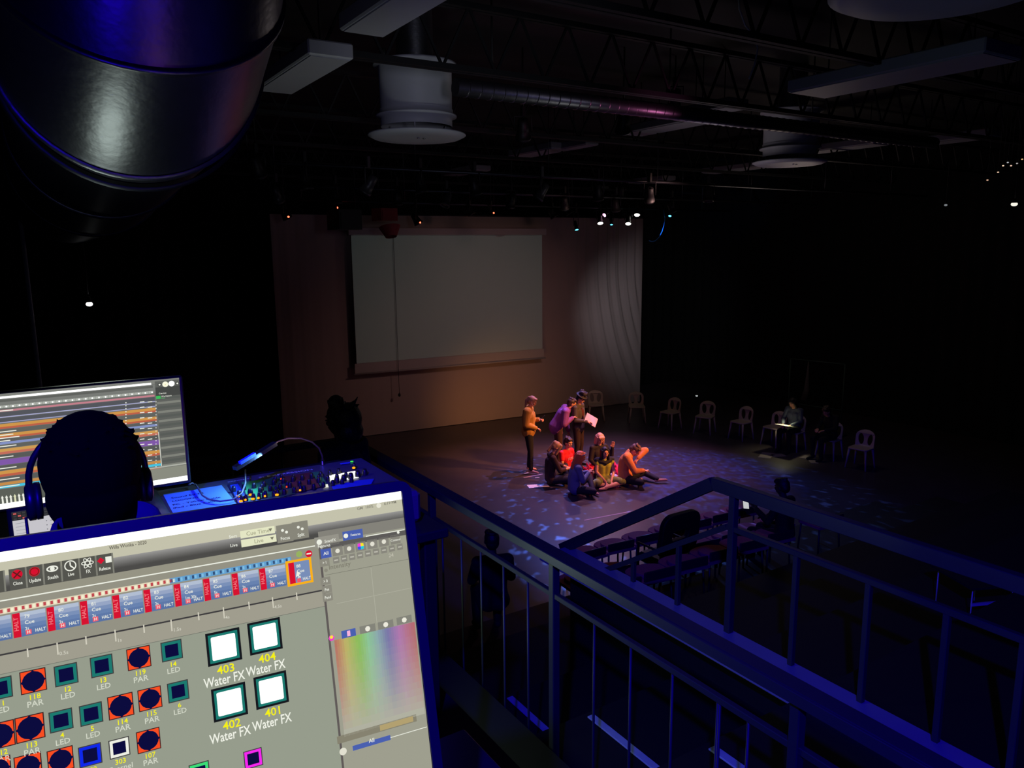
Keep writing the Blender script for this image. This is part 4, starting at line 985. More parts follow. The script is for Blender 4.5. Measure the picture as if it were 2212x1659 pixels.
# headphone cord over the console
cb = thing('headphone_cord', at(450, 1075, 'z', ZM), 'thin cord looping over the blue note on the console', 'cable')
b = MB(); b.tube([at(x, y, 'z', ZM+.012+.02*(i < 2)+.0) for i, (x, y) in enumerate(((408, 1047), (414, 1043), (422, 1046), (430, 1058), (437, 1070), (452, 1079), (476, 1083), (504, 1079)))] + [at(522, 1066, 'z', ZM+.02), at(530, 1045, 'z', ZM+.03), at(530, 1015, 'z', ZM+.035)], .0028, 8); b.wb('cord', mat('cord_grey', (110, 112, 116), .5), cb)

# ================================================================== PEOPLE
SKINW = mat('skin', (214, 150, 118), .6, noise=.05, nscale=20); EYEM = mat('eye_dark', (24, 18, 16), .3); LIPM = mat('lip', (150, 70, 66), .5)
def HM(n, c): return mat('hair_'+n, c, .55, noise=.3, nscale=60, bump=.4, bscale=90)
def FB(n, c): return mat('cloth_'+n, c, .85, noise=.12, nscale=14, bump=.25, bscale=45)
def V(*a): return Vector(a)
STAND = dict(pelvis=V(0, 0, .94), waist=V(0, 0, 1.08), chest=V(0, .0, 1.28), neck=V(0, -.01, 1.45), head=V(0, .02, 1.60),
             shL=V(-.17, -.01, 1.40), shR=V(.17, -.01, 1.40), elL=V(-.22, -.02, 1.12), elR=V(.22, -.02, 1.12), wrL=V(-.23, .06, .87), wrR=V(.23, .06, .87),
             hipL=V(-.085, 0, .92), hipR=V(.085, 0, .92), knL=V(-.10, .02, .50), knR=V(.10, .02, .50), anL=V(-.11, -.02, .09), anR=V(.11, -.02, .09), toL=V(-.13, .14, .03), toR=V(.13, .14, .03))
CROSS = dict(pelvis=V(0, 0, .125), waist=V(0, .0, .27), chest=V(0, .02, .44), neck=V(0, .03, .60), head=V(0, .07, .74),
             shL=V(-.16, .02, .555), shR=V(.16, .02, .555), elL=V(-.22, .08, .32), elR=V(.22, .08, .32), wrL=V(-.12, .28, .22), wrR=V(.12, .28, .22),
             hipL=V(-.085, .03, .115), hipR=V(.085, .03, .115), knL=V(-.33, .30, .13), knR=V(.33, .30, .13), anL=V(.08, .36, .06), anR=V(-.06, .27, .06), toL=V(.24, .42, .045), toR=V(-.22, .30, .045))
SIT = dict(pelvis=V(0, 0, .53), waist=V(0, .0, .68), chest=V(0, .02, .86), neck=V(0, .03, 1.03), head=V(0, .07, 1.18),
           shL=V(-.17, .02, .98), shR=V(.17, .02, .98), elL=V(-.22, .10, .74), elR=V(.22, .10, .74), wrL=V(-.10, .30, .70), wrR=V(.10, .30, .70),
           hipL=V(-.09, .02, .52), hipR=V(.09, .02, .52), knL=V(-.12, .42, .50), knR=V(.12, .42, .50), anL=V(-.12, .40, .09), anR=V(.12, .40, .09), toL=V(-.13, .54, .03), toR=V(.13, .54, .03))
def hand(b, el, wr, up=None, curl=.5, s=1.):
    """palm, four fingers of different length and a thumb"""
    d = (wr-el).normalized(); up = up or Vector((0, 0, 1)); sd = d.cross(up)
    sd = sd.normalized() if sd.length > .1 else d.cross(Vector((1, 0, 0))).normalized(); nn = sd.cross(d)
    p0 = wr+d*.02; p1 = wr+d*.085*s
    for o in (-.024, -.008, .008, .024): b.cap(p0+sd*o*.8, p1+sd*o, .013, .0125, 8)
    for o, L in ((-.03, .058), (-.010, .072), (.010, .075), (.030, .066)):
        a = p1+sd*o; m = a+(d*math.cos(curl*.6)-nn*math.sin(curl*.6))*L*.5*s; e = m+(d*math.cos(curl*1.6)-nn*math.sin(curl*1.6))*L*.5*s
        b.cap(a, m, .0095, .0085, 8); b.cap(m, e, .0085, .007, 8)
    a = p0+sd*.022+d*.01; m = a+(sd*.75+d*.6-nn*.3).normalized()*.04; e = m+(sd*.2+d*.9-nn*.45).normalized()*.032
    b.cap(a, m, .0115, .010, 8); b.cap(m, e, .010, .008, 8)
def person(base, head_deg, pose, over, label, sc=1., look=0., pitch=0., skin=None, top=None, bottom=None, hair=None, style='short', sleeve='long', shoes=None, vox=.0075, bare_leg=None, skirt=False, coat=0., group=None, inner=None, curl=(.5, .5), face=True, roll=0.):
    J = {k: v.copy() for k, v in pose.items()}
    for k, v in over.items(): J[k] = Vector(v)
    root = thing('person', base, label, 'person', group, rot=(0, 0, -math.radians(head_deg))); root.scale = (sc, sc, sc)
    skin = skin or SKINW; b = MB()
    sd = (J['shR']-J['shL']); sd.z *= .5; sd.normalize()
    hs = (J['hipR']-J['hipL']).normalized()
    def torso(b, g=0.):
        for o in (-1, 1):
            b.cap(J['pelvis']+hs*o*.058, J['waist']+(hs+sd).normalized()*o*.045, .100+g, .085+g); b.cap(J['waist']+(hs+sd).normalized()*o*.045, J['chest']+sd*o*.062, .085+g, .092+g)
            b.cap(J['chest']+sd*o*.06, J['neck']+sd*o*.03+V(0, 0, -.05), .09+g, .05+g*.5)
        b.cap(J['shL'], J['shR'], .048+g, .048+g)
    torso(b)
    hd = J['head']; b.cap(J['neck']-V(0, 0, .02), hd-V(0, 0, .04), .050, .046)
    Mh = (Matrix.Rotation(-math.radians(look), 3, 'Z') @ Matrix.Rotation(math.radians(roll), 3, 'Y') @ Matrix.Rotation(-math.radians(pitch), 3, 'X'))
    def H(x, y, z): return hd + Mh @ Vector((x, y, z))
    b.ell(H(0, -.008, .022), (.072, .090, .088), Mh, 16); b.ell(H(0, .022, -.030), (.056, .066, .075), Mh, 16); b.ell(H(0, .04, -.068), (.030, .034, .028), Mh)
    b.cap(H(0, .083, .018), H(0, .100, -.016), .009, .013, 8)                                     # nose
    b.cap(H(-.03, .080, .034), H(.03, .080, .034), .009, .009, 8); b.cap(H(-.018, .086, -.046), H(.018, .086, -.046), .007, .007, 8)
    for sx in (-1, 1): b.ell(H(sx*.073, -.002, -.004), (.010, .018, .028), Mh, 10); b.ell(H(sx*.04, .066, -.012), (.018, .016, .016), Mh, 8)
    for s_ in 'LR':
        b.cap(J['sh'+s_], J['el'+s_], .046, .035); b.cap(J['el'+s_], J['wr'+s_], .035, .024); hand(b, J['el'+s_], J['wr'+s_], curl=curl[0 if s_ == 'L' else 1])
        b.cap(J['hip'+s_], J['kn'+s_], .080, .054); b.cap(J['kn'+s_], J['an'+s_]*.6+J['kn'+s_]*.4, .053, .046); b.cap(J['an'+s_]*.6+J['kn'+s_]*.4, J['an'+s_], .046, .034)
        f = J['to'+s_]-J['an'+s_]; f2 = V(f.x, f.y, 0).normalized()
        b.cap(J['an'+s_]-f2*.03-V(0, 0, .02), J['to'+s_]-f*.12, .034, .026, 10); b.cap(J['to'+s_]-f*.12, J['to'+s_], .027, .018, 10)
    fuse(b, 'body', skin, vox, root, 2)
    if face:
        for sx in (-1, 1):
            b = MB(); b.ell(H(sx*.029, .083, .008), (.011, .006, .006), Mh, 8); b.build('eye', EYEM, root)
        b = MB(); b.ell(H(0, .092, -.046), (.019, .006, .005), Mh, 8); b.build('mouth', LIPM, root)
    if top:
        b = MB(); torso(b, .016+coat)
        for s_ in 'LR':
            e = J['el'+s_]
            if sleeve == 'none': b.cap(J['sh'+s_], J['sh'+s_]*.75+e*.25, .060, .056); continue
            b.cap(J['sh'+s_], e if sleeve != 'short' else J['sh'+s_]*.45+e*.55, .060+coat, .052+coat*.6)
            if sleeve == 'long': b.cap(e, J['wr'+s_]-(J['wr'+s_]-e)*.04, .050+coat*.6, .036+coat*.4)
            elif sleeve == 'three': b.cap(e, e*.5+J['wr'+s_]*.5, .050, .044)
        b.cap(J['neck']-V(0, 0, .045), J['neck']-V(0, 0, .01), .07, .058)
        if coat > .01:
            for o in (-1, 1): b.cap(J['pelvis']+hs*o*.05+V(0, 0, -.02), J['waist']+hs*o*.04, .12+coat, .10+coat)
        fuse(b, 'top', top, .0115, root, 3)
    if inner:
        b = MB(); f = (J['chest']+J['waist'])/2; fw = V(-sd.y, sd.x, 0).normalized(); b.ell(J['chest']+fw*.085+V(0, 0, -.02), (.05, .045, .12), None); b.ell(f+fw*.085-V(0, 0, .04), (.045, .045, .12), None); fuse(b, 'shirt_front', inner, .010, root, 2)
    if bottom:
        b = MB()
        for o in (-1, 1): b.cap(J['pelvis']+hs*o*.055, J['pelvis']+hs*o*.05+(J['waist']-J['pelvis'])*.35, .118, .105)
        for s_ in 'LR':
            k = J['kn'+s_]; b.cap(J['hip'+s_], k, .098, .068)
            if not bare_leg: b.cap(k, J['an'+s_]-(J['an'+s_]-k)*.05, .066, .050)
        if skirt:
            m = (J['knL']+J['knR'])/2; 
            for s_ in 'LR': b.cap(J['pelvis'], J['kn'+s_]*.75+m*.25+V(0, 0, .02), .12, .085)
            b.cap(J['pelvis'], m+V(0, 0, .0), .12, .06)
        fuse(b, 'skirt' if skirt else 'trousers', bottom, .0125, root, 3)
    if shoes:
        for s_ in 'LR':
            f = J['to'+s_]-J['an'+s_]; f2 = V(f.x, f.y, 0).normalized(); b = MB()
            b.cap(J['an'+s_]-f2*.035-V(0, 0, .025), J['to'+s_], .042, .032, 12); b.cap(J['an'+s_]-V(0, 0, .01), J['an'+s_]-V(0, 0, .04), .045, .042); fuse(b, 'shoe', shoes, .010, root, 1)
    if hair:
        b = MB()
        b.ell(H(0, -.022, .040), (.083, .096, .083), Mh, 16); b.ell(H(0, -.050, -.002), (.076, .062, .082), Mh, 16)
        if style == 'short':
            b.ell(H(0, .040, .088), (.070, .050, .034), Mh, 12)
            for i in range(16): a = i*2.4; b.ell(H(.06*math.cos(a)*random.random()**.4, -.02+.07*math.sin(a)*random.random()**.4, .108+.01*random.random()), (.022, .022, .018), Mh, 8)
        if style in ('long', 'bob', 'straight'):
            L = .13 if style == 'bob' else .26
            for sx in (-1, 1):
                for q, (yy, r) in enumerate(((-.05, .032), (-.015, .030), (.02, .024))):
                    b.cap(H(sx*.070, yy, .04), H(sx*(.084 if style == 'bob' else .080), yy+(.01 if style == 'bob' else .015), .0-L*(1 if q < 2 else .85)), r, r*.8)
            for q in (-.04, 0, .04): b.cap(H(q, -.075, .03), H(q*1.1, -.085, -L), .038, .03)
            if style == 'bob': b.cap(H(-.05, .070, .070), H(.05, .070, .070), .024, .024); b.cap(H(-.045, .082, .048), H(.045, .082, .048), .014, .014)
            else:
                for sx in (-1, 1): b.cap(H(0.0, .055, .100), H(sx*.066, .04, .03), .020, .018)
        if style == 'pony':
            p1 = H(0, -.105, .04); b.ell(p1, (.03, .03, .03)); b.cap(p1, p1+V(0, -.055, -.07), .030, .036); b.cap(p1+V(0, -.055, -.07), p1+V(.01, -.085, -.25), .036, .012)
            b.ell(H(0, .035, .088), (.064, .046, .028), Mh, 12)
        if style == 'bun':
            b.ell(H(.03, -.05, .0), (.100, .10, .11), Mh, 16); b.ell(H(.03, -.05, -.09), (.10, .09, .085), Mh, 14); b.ell(H(-.03, -.03, .115), (.06, .055, .06), Mh)
            for i in range(12): a = i*1.7; b.cap(H(.07*math.cos(a), -.05+.07*math.sin(a), .08), H(.11*math.cos(a), -.06+.11*math.sin(a), .10+.06*math.sin(i*2.3)), .016, .005)
        if style == 'down':
            for sx in (-1, 0, 1): b.cap(H(sx*.055, .03, .09), H(sx*.06, .085, -.10), .034, .022)
            b.cap(H(0, -.09, .05), H(0, -.07, -.16), .05, .03)
        fuse(b, 'hair', hair, .0085, root, 1)
    return root, J, H
def sheet(p, w, d, rz, lab, name='paper_sheet', cat='paper', tilt=(0, 0), m=None, group=None):
    t = thing(name, p, lab, cat, group, rot=(tilt[0], tilt[1], rz)); b = MB(); b.box((0, 0, .002), (w, d, .002)); b.box((.012, -.01, .0045), (w*.97, d*.96, .002)); b.build('sheets', m or PAPER, t)
    return t
g0 = lambda x, y: at(x, y, 'z', 0)
# 1 standing woman in mustard cardigan
w_, J, H = person(g0(1143, 1020), 132, STAND, dict(pelvis=V(-.01, -.01, .95), elL=V(-.22, .0, 1.12), wrL=V(-.08, .21, 1.18), elR=V(.23, -.03, 1.12), wrR=V(.10, .17, 1.03), head=V(0, .075, 1.595), knR=V(.11, .05, .50), anR=V(.13, .06, .09), toR=V(.14, .22, .03)),
       'standing woman in mustard cardigan with a blond ponytail, looking down at her phone', .985, pitch=32, top=FB('mustard', (196, 140, 50)), bottom=FB('black', (22, 20, 24)), hair=HM('blond', (176, 130, 96)), style='pony', inner=FB('black_top', (20, 18, 24)), coat=.034, sleeve='long', curl=(1., .9))
b = MB(); b.tube([H(.075, .0, -.01), H(.07, .05, -.045), H(.03, .098, -.062)], .004, 6); b.build('headset_microphone', PAPER, w_)
b = MB(); b.tube([V(.13*math.cos(a), .125*math.sin(a)+.01, .985) for a in [i*math.pi/12 for i in range(24)]], .008, 6); b.build('belt', mat('belt_tan', (190, 140, 110), .5), w_)
hp = w_.matrix_world
bpy.context.view_layer.update()
def wpos(o, v): return o.matrix_world @ Vector(v)
t = thing('mobile_phone', wpos(w_, (-.05, .30, 1.23)), 'dark phone in the hand of the woman in the mustard cardigan', 'phone', rot=(math.radians(50), 0, -math.radians(128))); b = MB(); b.bbox((0, 0, 0), (.07, .14, .009), .003); b.build('phone_body', DKPL, t); b = MB(); b.box((0, 0, .0052), (.064, .13, .001)); b.build('phone_screen', BLACK, t)
# 2 man in purple jacket, bending right
m_, J, H = person(g0(1205, 1010), 118, STAND, dict(pelvis=V(0, -.05, .93), waist=V(0, .02, 1.06), chest=V(0, .12, 1.22), neck=V(0, .22, 1.35), head=V(0, .31, 1.44), shL=V(-.17, .18, 1.31), shR=V(.18, .15, 1.29), elR=V(.27, .10, 1.04), wrR=V(.14, .30, 1.15), elL=V(-.20, .20, 1.03), wrL=V(-.16, .26, .79)),
       'man in purple jacket and brown trousers stooping to read over a shoulder', 1.0, pitch=18, look=0, top=FB('purple', (128, 62, 132)), bottom=FB('brown', (66, 40, 38)), hair=HM('brown', (58, 38, 34)), style='short', coat=.030, curl=(.4, 1.2), shoes=mat('shoe_dark', (30, 26, 26), .5))
b = MB()
for s_ in (-1, 1): b.cap(V(s_*.06, .04, .96), V(s_*.10, .09, .80), .05, .012)
fuse(b, 'jacket_points', FB('purple', (128, 62, 132)), .0125, m_, 1)
# 3 man with curly hair and tall hat
h_, J, H = person(g0(1249, 1006), 152, STAND, dict(elL=V(-.22, .02, 1.12), elR=V(.22, .02, 1.12), wrL=V(-.05, .26, 1.08), wrR=V(.13, .27, 1.10), head=V(0, .05, 1.585)),
       'man in grey jacket and dark red shirt with black hat, holding a script', .965, pitch=30, top=FB('grey_jacket', (74, 66, 62)), bottom=FB('dark_red_brown', (48, 26, 28)), hair=HM('black', (24, 20, 22)), style='short', coat=.012, inner=FB('dark_red', (96, 28, 30)), curl=(.8, .8), shoes=mat('shoe_black', (18, 16, 18), .4))
b = MB(); b.lathe([(.14, .085), (.135, .095), (.09, .10), (.085, .15), (.09, .185), (0, .19)], H(0, -.01, 0), (H(0, 0, 1)-H(0, 0, 0)), 20); b.build('hat', mat('hat_black', (30, 26, 32), .7, noise=.3), h_)
b = MB()
for i in range(22): a = i*2.39; b.ell(H(.075*math.cos(a), -.01+.075*math.sin(a), .155+.03*math.sin(i)), (.03, .03, .028), None, 8)
fuse(b, 'hat_trim', mat('hat_black', (30, 26, 32), .7), .012, h_, 1)
sheet(wpos(h_, (.03, .33, 1.12)), .28, .22, -math.radians(205), 'pinkish-white script held by the man in the hat', 'script', 'script', (-.95, -.55), mat('paper_pinkish', (214, 172, 186), .8))
# 4 person seated in black, light brown hair
person(g0(1192, 1046), 112, CROSS, dict(pelvis=V(0, -.02, .13), waist=V(0, -.04, .30), chest=V(0, -.02, .47), neck=V(0, .02, .63), head=V(0, .09, .76), shL=V(-.16, 0, .58), shR=V(.16, .0, .58), elR=V(.20, .12, .33), wrR=V(.08, .34, .34), elL=V(-.22, .16, .36), wrL=V(-.12, .36, .30), knL=V(-.24, .34, .30), knR=V(.24, .30, .16)),
       'seated person in dark brown top, light brown hair falling over the face', 1.02, pitch=48, top=FB('dark_brown', (58, 32, 28)), bottom=FB('navy', (26, 26, 40)), hair=HM('light_brown', (168, 122, 84)), style='down', sleeve='three', curl=(.7, .7))
# 5 boy in red shirt
r_, J, H = person(g0(1222, 1030), 165, CROSS, dict(head=V(0, .06, .755)), 'seated boy in red T-shirt with white lettering, short dark hair', 1.0, pitch=12, top=FB('red', (222, 22, 40)), bottom=FB('black', (22, 20, 24)), hair=HM('brown', (58, 38, 34)), style='short', sleeve='short', curl=(.6, .6))
b = MB()
for i in range(7):
    x = -.075+.025*i; b.box((x, .150+.006*abs(i-3)*-1, .43+.004*(i % 2)), (.008, .004, .05)); b.box((x+.008, .150, .452 if i % 2 else .41), (.012, .004, .008))
b.build('shirt_lettering', mat('print_pale', (240, 180, 180), .7), r_)
# 6 ginger in denim
person(g0(1241, 1067), 114, CROSS, dict(head=V(0, .12, .75), waist=V(0, -.02, .29), chest=V(0, .02, .45), neck=V(0, .06, .61), shL=V(-.16, .04, .57), shR=V(.16, .04, .57), elL=V(-.22, .16, .34), wrL=V(-.06, .30, .42), elR=V(.20, .12, .32), wrR=V(.07, .27, .44), knL=V(-.26, .36, .27), knR=V(.33, .30, .14)),
       'seated person with long ginger hair and headband in a blue denim jacket', 1.0, pitch=20, top=FB('denim', (112, 122, 156)), bottom=FB('charcoal_trousers', (40, 32, 42)), hair=HM('ginger', (226, 112, 56)), style='straight', coat=.010, curl=(1., 1.))
root = [o for o in COL.objects if o.name.startswith('person')][-1]
b = MB(); b.tube([V(.087*math.cos(a), .12+.098*math.sin(a)-.01+.02, .80+.02*math.sin(a)) for a in [i*math.pi/12 for i in range(25)]], .009, 6); b.build('headband', mat('band_grey', (96, 104, 130), .6), root)
# 7 bob-haired woman kneeling, waving
person(g0(1292, 1030), 186, CROSS, dict(pelvis=V(0, 0, .22), waist=V(0, 0, .38), chest=V(0, .01, .55), neck=V(0, .02, .72), head=V(0, .06, .865), shL=V(-.16, .01, .67), shR=V(.16, .01, .67), elL=V(-.30, .06, .46), wrL=V(-.27, .14, .66), elR=V(.22, .03, .42), wrR=V(.16, .20, .30), knL=V(-.14, .30, .07), knR=V(.14, .30, .07), anL=V(-.12, -.10, .06), anR=V(.12, -.10, .06), toL=V(-.12, -.24, .04), toR=V(.12, -.24, .04), hipL=V(-.085, 0, .2), hipR=V(.085, 0, .2)),
       'kneeling woman in black with a blond bob and fringe, one hand raised', .98, pitch=22, look=10, top=FB('black_top2', (34, 22, 26)), bottom=FB('black', (22, 20, 24)), hair=HM('blond_bob', (206, 146, 122)), style='bob', curl=(.1, .5))
# 8 girl in green dress
person(g0(1304, 1047), 200, CROSS, dict(elL=V(-.20, .08, .32), elR=V(.19, .08, .32), wrL=V(-.07, .28, .15), wrR=V(.05, .30, .15), anL=V(.10, .38, .06)),
       'smiling girl in a green dress with long dark hair, sitting cross-legged', .95, pitch=6, top=FB('green_yellow', (168, 170, 48)), bottom=FB('green_skirt', (120, 124, 60)), hair=HM('black', (24, 20, 22)), style='long', sleeve='none', bare_leg=True, skirt=True, curl=(.8, .8))
root = [o for o in COL.objects if o.name.startswith('person')][-1]
b = MB(); b.cap(V(-.165, .02, .565), V(.165, .02, .565), .065, .065); b.cap(V(-.12, .05, .55), V(0, .11, .51), .05, .04); b.cap(V(.12, .05, .55), V(0, .11, .51), .05, .04); fuse(b, 'black_shrug', FB('black', (22, 20, 24)), .0115, root, 2)
# 9 person in orange jumper with bowed head
person(g0(1351, 1044), 138, CROSS, dict(waist=V(0, -.03, .31), chest=V(0, .0, .48), neck=V(0, .08, .62), head=V(.0, .17, .70), shL=V(-.17, .06, .59), shR=V(.17, .04, .59), elL=V(-.17, .37, .66), wrL=V(-.03, .24, .52), elR=V(.20, .20, .32), wrR=V(.04, .36, .30), knL=V(-.30, .34, .16), knR=V(.32, .34, .14), anL=V(-.16, .62, .08), toL=V(-.20, .80, .07)),
       'person in orange jumper hunched forward, face behind one raised arm', 1.03, pitch=52, top=FB('orange', (206, 122, 66)), bottom=FB('black', (22, 20, 24)), hair=HM('mid_brown', (96, 66, 54)), style='short', coat=.022, curl=(1.2, .6))
sheet(g0(1382, 1036)+V(0, 0, .16), .30, .30, .5, 'pale script resting on the lap of the person in orange', 'script', 'script', (-.35, .1))
sheet(g0(1303, 1040)+V(.05, -.25, .19), .16, .14, .3, 'small white card in the lap of the girl in green', 'card', 'card', (.3, 0))
sheet(g0(1162, 1050)+V(0, 0, .004), .42, .22, -.35, 'crumpled white script left on the stage floor, front left', 'script', 'script')
sheet(g0(1136, 1022.5)+V(0, 0, .001), .10, .05, .2, 'tiny scrap of paper by the standing woman\'s foot', 'paper_scrap')
sheet(g0(1160, 1032)+V(0, 0, .001), .08, .03, -.3, 'tiny scrap of paper on the tape line', 'paper_scrap')
def tape(x0, y0, x1, y1, lab, w=.035):
    a, c = g0(x0, y0), g0(x1, y1); t = thing('tape_line', (a+c)/2, lab, 'tape'); b = MB(); b.bar(a+V(0, 0, .001), c+V(0, 0, .001), w, .002); b.wb('tape', mat('tape_pale', (190, 160, 170), .6), t)
tape(1131, 1032, 1172, 1024, 'pale tape line beside the standing woman on the stage')
tape(1262, 1124, 1362, 1105, 'pale tape line along the stage front, behind the railing')
def bundle(p, lab, m, m2, r=.15, seed=1):
    t = thing('wrapped_bundle', p, lab, 'bundle'); rnd = random.Random(seed); b = MB(); b.ell((0, 0, r*.9), (r, r*.8, r*.9), None, 14)
    for i in range(16):
        a = rnd.random()*6.28; e = rnd.random()*.9+.3; v = V(math.cos(a)*math.cos(e), math.sin(a)*math.cos(e), math.sin(e)); b.cap(V(0, 0, r)+v*r*.6, V(0, 0, r)+v*r*(1.2+.3*rnd.random()), r*.24, r*.08)
    fuse(b, 'folded_cloth', m, .014, t, 1)
    b = MB()
    for i in range(5):
        a = i*.5-1.2; b.bar((math.sin(a)*r*.3, -r*.7, r*.1), (math.sin(a)*r*1.3, -r*.95, r*1.0), r*.16, .01)
    b.build('ribbon', m2, t)
bundle(g0(1275, 1033), 'red ruffled bundle between the ginger and green-dressed people', FB('bow_red', (232, 40, 60)), FB('bow_pink', (250, 150, 150)), .14, 2)
bundle(g0(1330, 1028), 'magenta cloth bundle behind the girl in green', FB('magenta', (200, 24, 110)), FB('magenta2', (230, 90, 170)), .13, 5)
# technician at the desk, from behind
tp = at(193, 1002, 'y', 1.67)
T_HAIR = mat('hair_technician', (5, 5, 5), 1., spec=.05)
tch, J, H = person(V(tp.x-.01, 1.56, 3.20), 4, SIT, {}, 'technician seen from behind, dark hair, headphones and navy top', 1.0, top=mat('cloth_tech_navy', (58, 58, 84), .85, bump=.2, bscale=30), bottom=FB('tech_trousers', (24, 24, 30)), skin=SKINW, hair=None, vox=.007, shoes=mat('shoe_black', (18, 16, 18), .4), coat=.0)
tch.location.z = tp.z-1.18-.026; tch.location.x += .008; tch.location.y = 1.60
b = MB(); b.ell(H(0, -.015, .030), (.089, .104, .104), None, 28); b.ell(H(0, -.030, -.030), (.082, .084, .076), None, 28)
rnd = random.Random(3)
for i in range(70):
    a = rnd.random()*6.283; e = .35+rnd.random()*1.15; v = V(math.cos(a)*math.cos(e), math.sin(a)*math.cos(e), math.sin(e)); p0 = H(0, -.015, .030)+V(v.x*.086, v.y*.098, v.z*.091)
    tg = V(-v.y*.6, v.x*.6, -.2); b.cap(p0, p0+v*.017+tg*(.02+.02*rnd.random()), .008, .002, 6)
fuse(b, 'hair', T_HAIR, .0035, tch, 1)
off = Vector(tch.location)
hp_ = thing('headphones', off+H(0, 0, .11), 'dark over-ear headphones on the technician', 'headphones')
b = MB(); b.tube([off+H(0, 0, 0)+V(.101*math.sin(a), .01, .000+.104*math.cos(a)) for a in [(-1.75+3.5*i/20) for i in range(21)]], .006, 8); b.wb('headband', DKPL, hp_)
for sx in (-1, 1):
    b = MB(); c = off+H(sx*.100, .012, -.035); b.lathe([(0, -.010), (.030, -.010), (.036, -.004), (.036, .006), (.028, .010), (0, .011)], c, (sx, 0, 0), 24); b.wb('ear_cup', DKPL, hp_)
    b = MB(); b.lathe([(.022, -.0), (.036, .002), (.036, -.008), (.022, -.010)], c-V(sx*.008, 0, 0), (sx, 0, 0), 20); b.wb('ear_cushion', CANM, hp_)
b = MB(); c = off+H(-.112, .0, -.06); b.tube([c, c+V(.0, -.01, -.06), c+V(.012, -.0, -.14), c+V(.02, .04, -.3)], .003, 6); b.wb('cord', CABLE, hp_)
b = MB(); b.lathe([(.20, -.16), (.15, -.09), (.108, -.01), (.090, .045), (.080, .05), (.08, 0)], V(.018, -.045, 1.080), (0, -.12, 1), 28); b.build('collar', mat('cloth_tech_navy', (58, 58, 84), .85), tch)
st = thing('stool', (tch.location.x, 1.58, 3.3), 'dark round stool under the technician', 'stool')
zs = tch.location.z+.43
b = MB(); b.lathe([(0, -.05), (.17, -.05), (.185, -.03), (.185, -.01), (.17, 0), (0, 0)], (st.location.x, 1.58, zs), (0, 0, 1), 24); b.wb('seat', CANM, st)
b = MB(); b.tube([(st.location.x, 1.58, 3.33), (st.location.x, 1.58, zs-.04)], .025, 10); b.wb('column', CANM, st)
b = MB(); b.lathe([(.2, 0), (.2, .02), (.03, .04)], (st.location.x, 1.58, 3.302), (0, 0, 1), 20); b.wb('base', CANM, st)
# person with bun, silhouetted against the backdrop
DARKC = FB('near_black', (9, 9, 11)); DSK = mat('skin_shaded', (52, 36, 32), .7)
q = at(737, 912, 'y', 4.9)
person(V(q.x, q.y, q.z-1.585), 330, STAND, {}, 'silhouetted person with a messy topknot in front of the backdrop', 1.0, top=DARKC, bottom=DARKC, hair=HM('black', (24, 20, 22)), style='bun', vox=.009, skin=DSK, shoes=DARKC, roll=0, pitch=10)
print('bun base', q.z-1.585)
# audience head low behind the near railing
q = at(1055, 1166, 'y', 7.4)
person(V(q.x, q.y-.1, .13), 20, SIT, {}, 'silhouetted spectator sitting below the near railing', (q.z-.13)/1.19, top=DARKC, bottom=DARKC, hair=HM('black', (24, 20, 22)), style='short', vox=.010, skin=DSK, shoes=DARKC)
print('aud base', q.z-1.19)
# spectator with lit phone
q = at(1611, 1089, 'z', 1.32)
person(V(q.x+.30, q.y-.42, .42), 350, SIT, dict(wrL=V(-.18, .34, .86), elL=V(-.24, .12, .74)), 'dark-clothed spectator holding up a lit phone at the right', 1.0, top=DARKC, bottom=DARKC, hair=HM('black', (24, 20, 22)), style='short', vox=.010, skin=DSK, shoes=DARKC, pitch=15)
t = thing('mobile_phone', q, 'small bright phone screen seen under the right railing', 'phone', rot=(1.0, .1, -.5)); b = MB(); b.bbox((0, 0, 0), (.085, .15, .009), .003); b.build('phone_body', DKPL, t); b = MB(); b.box((0, 0, .0055), (.078, .125, .001)); b.build('phone_screen', G(196, 198, 200), t)

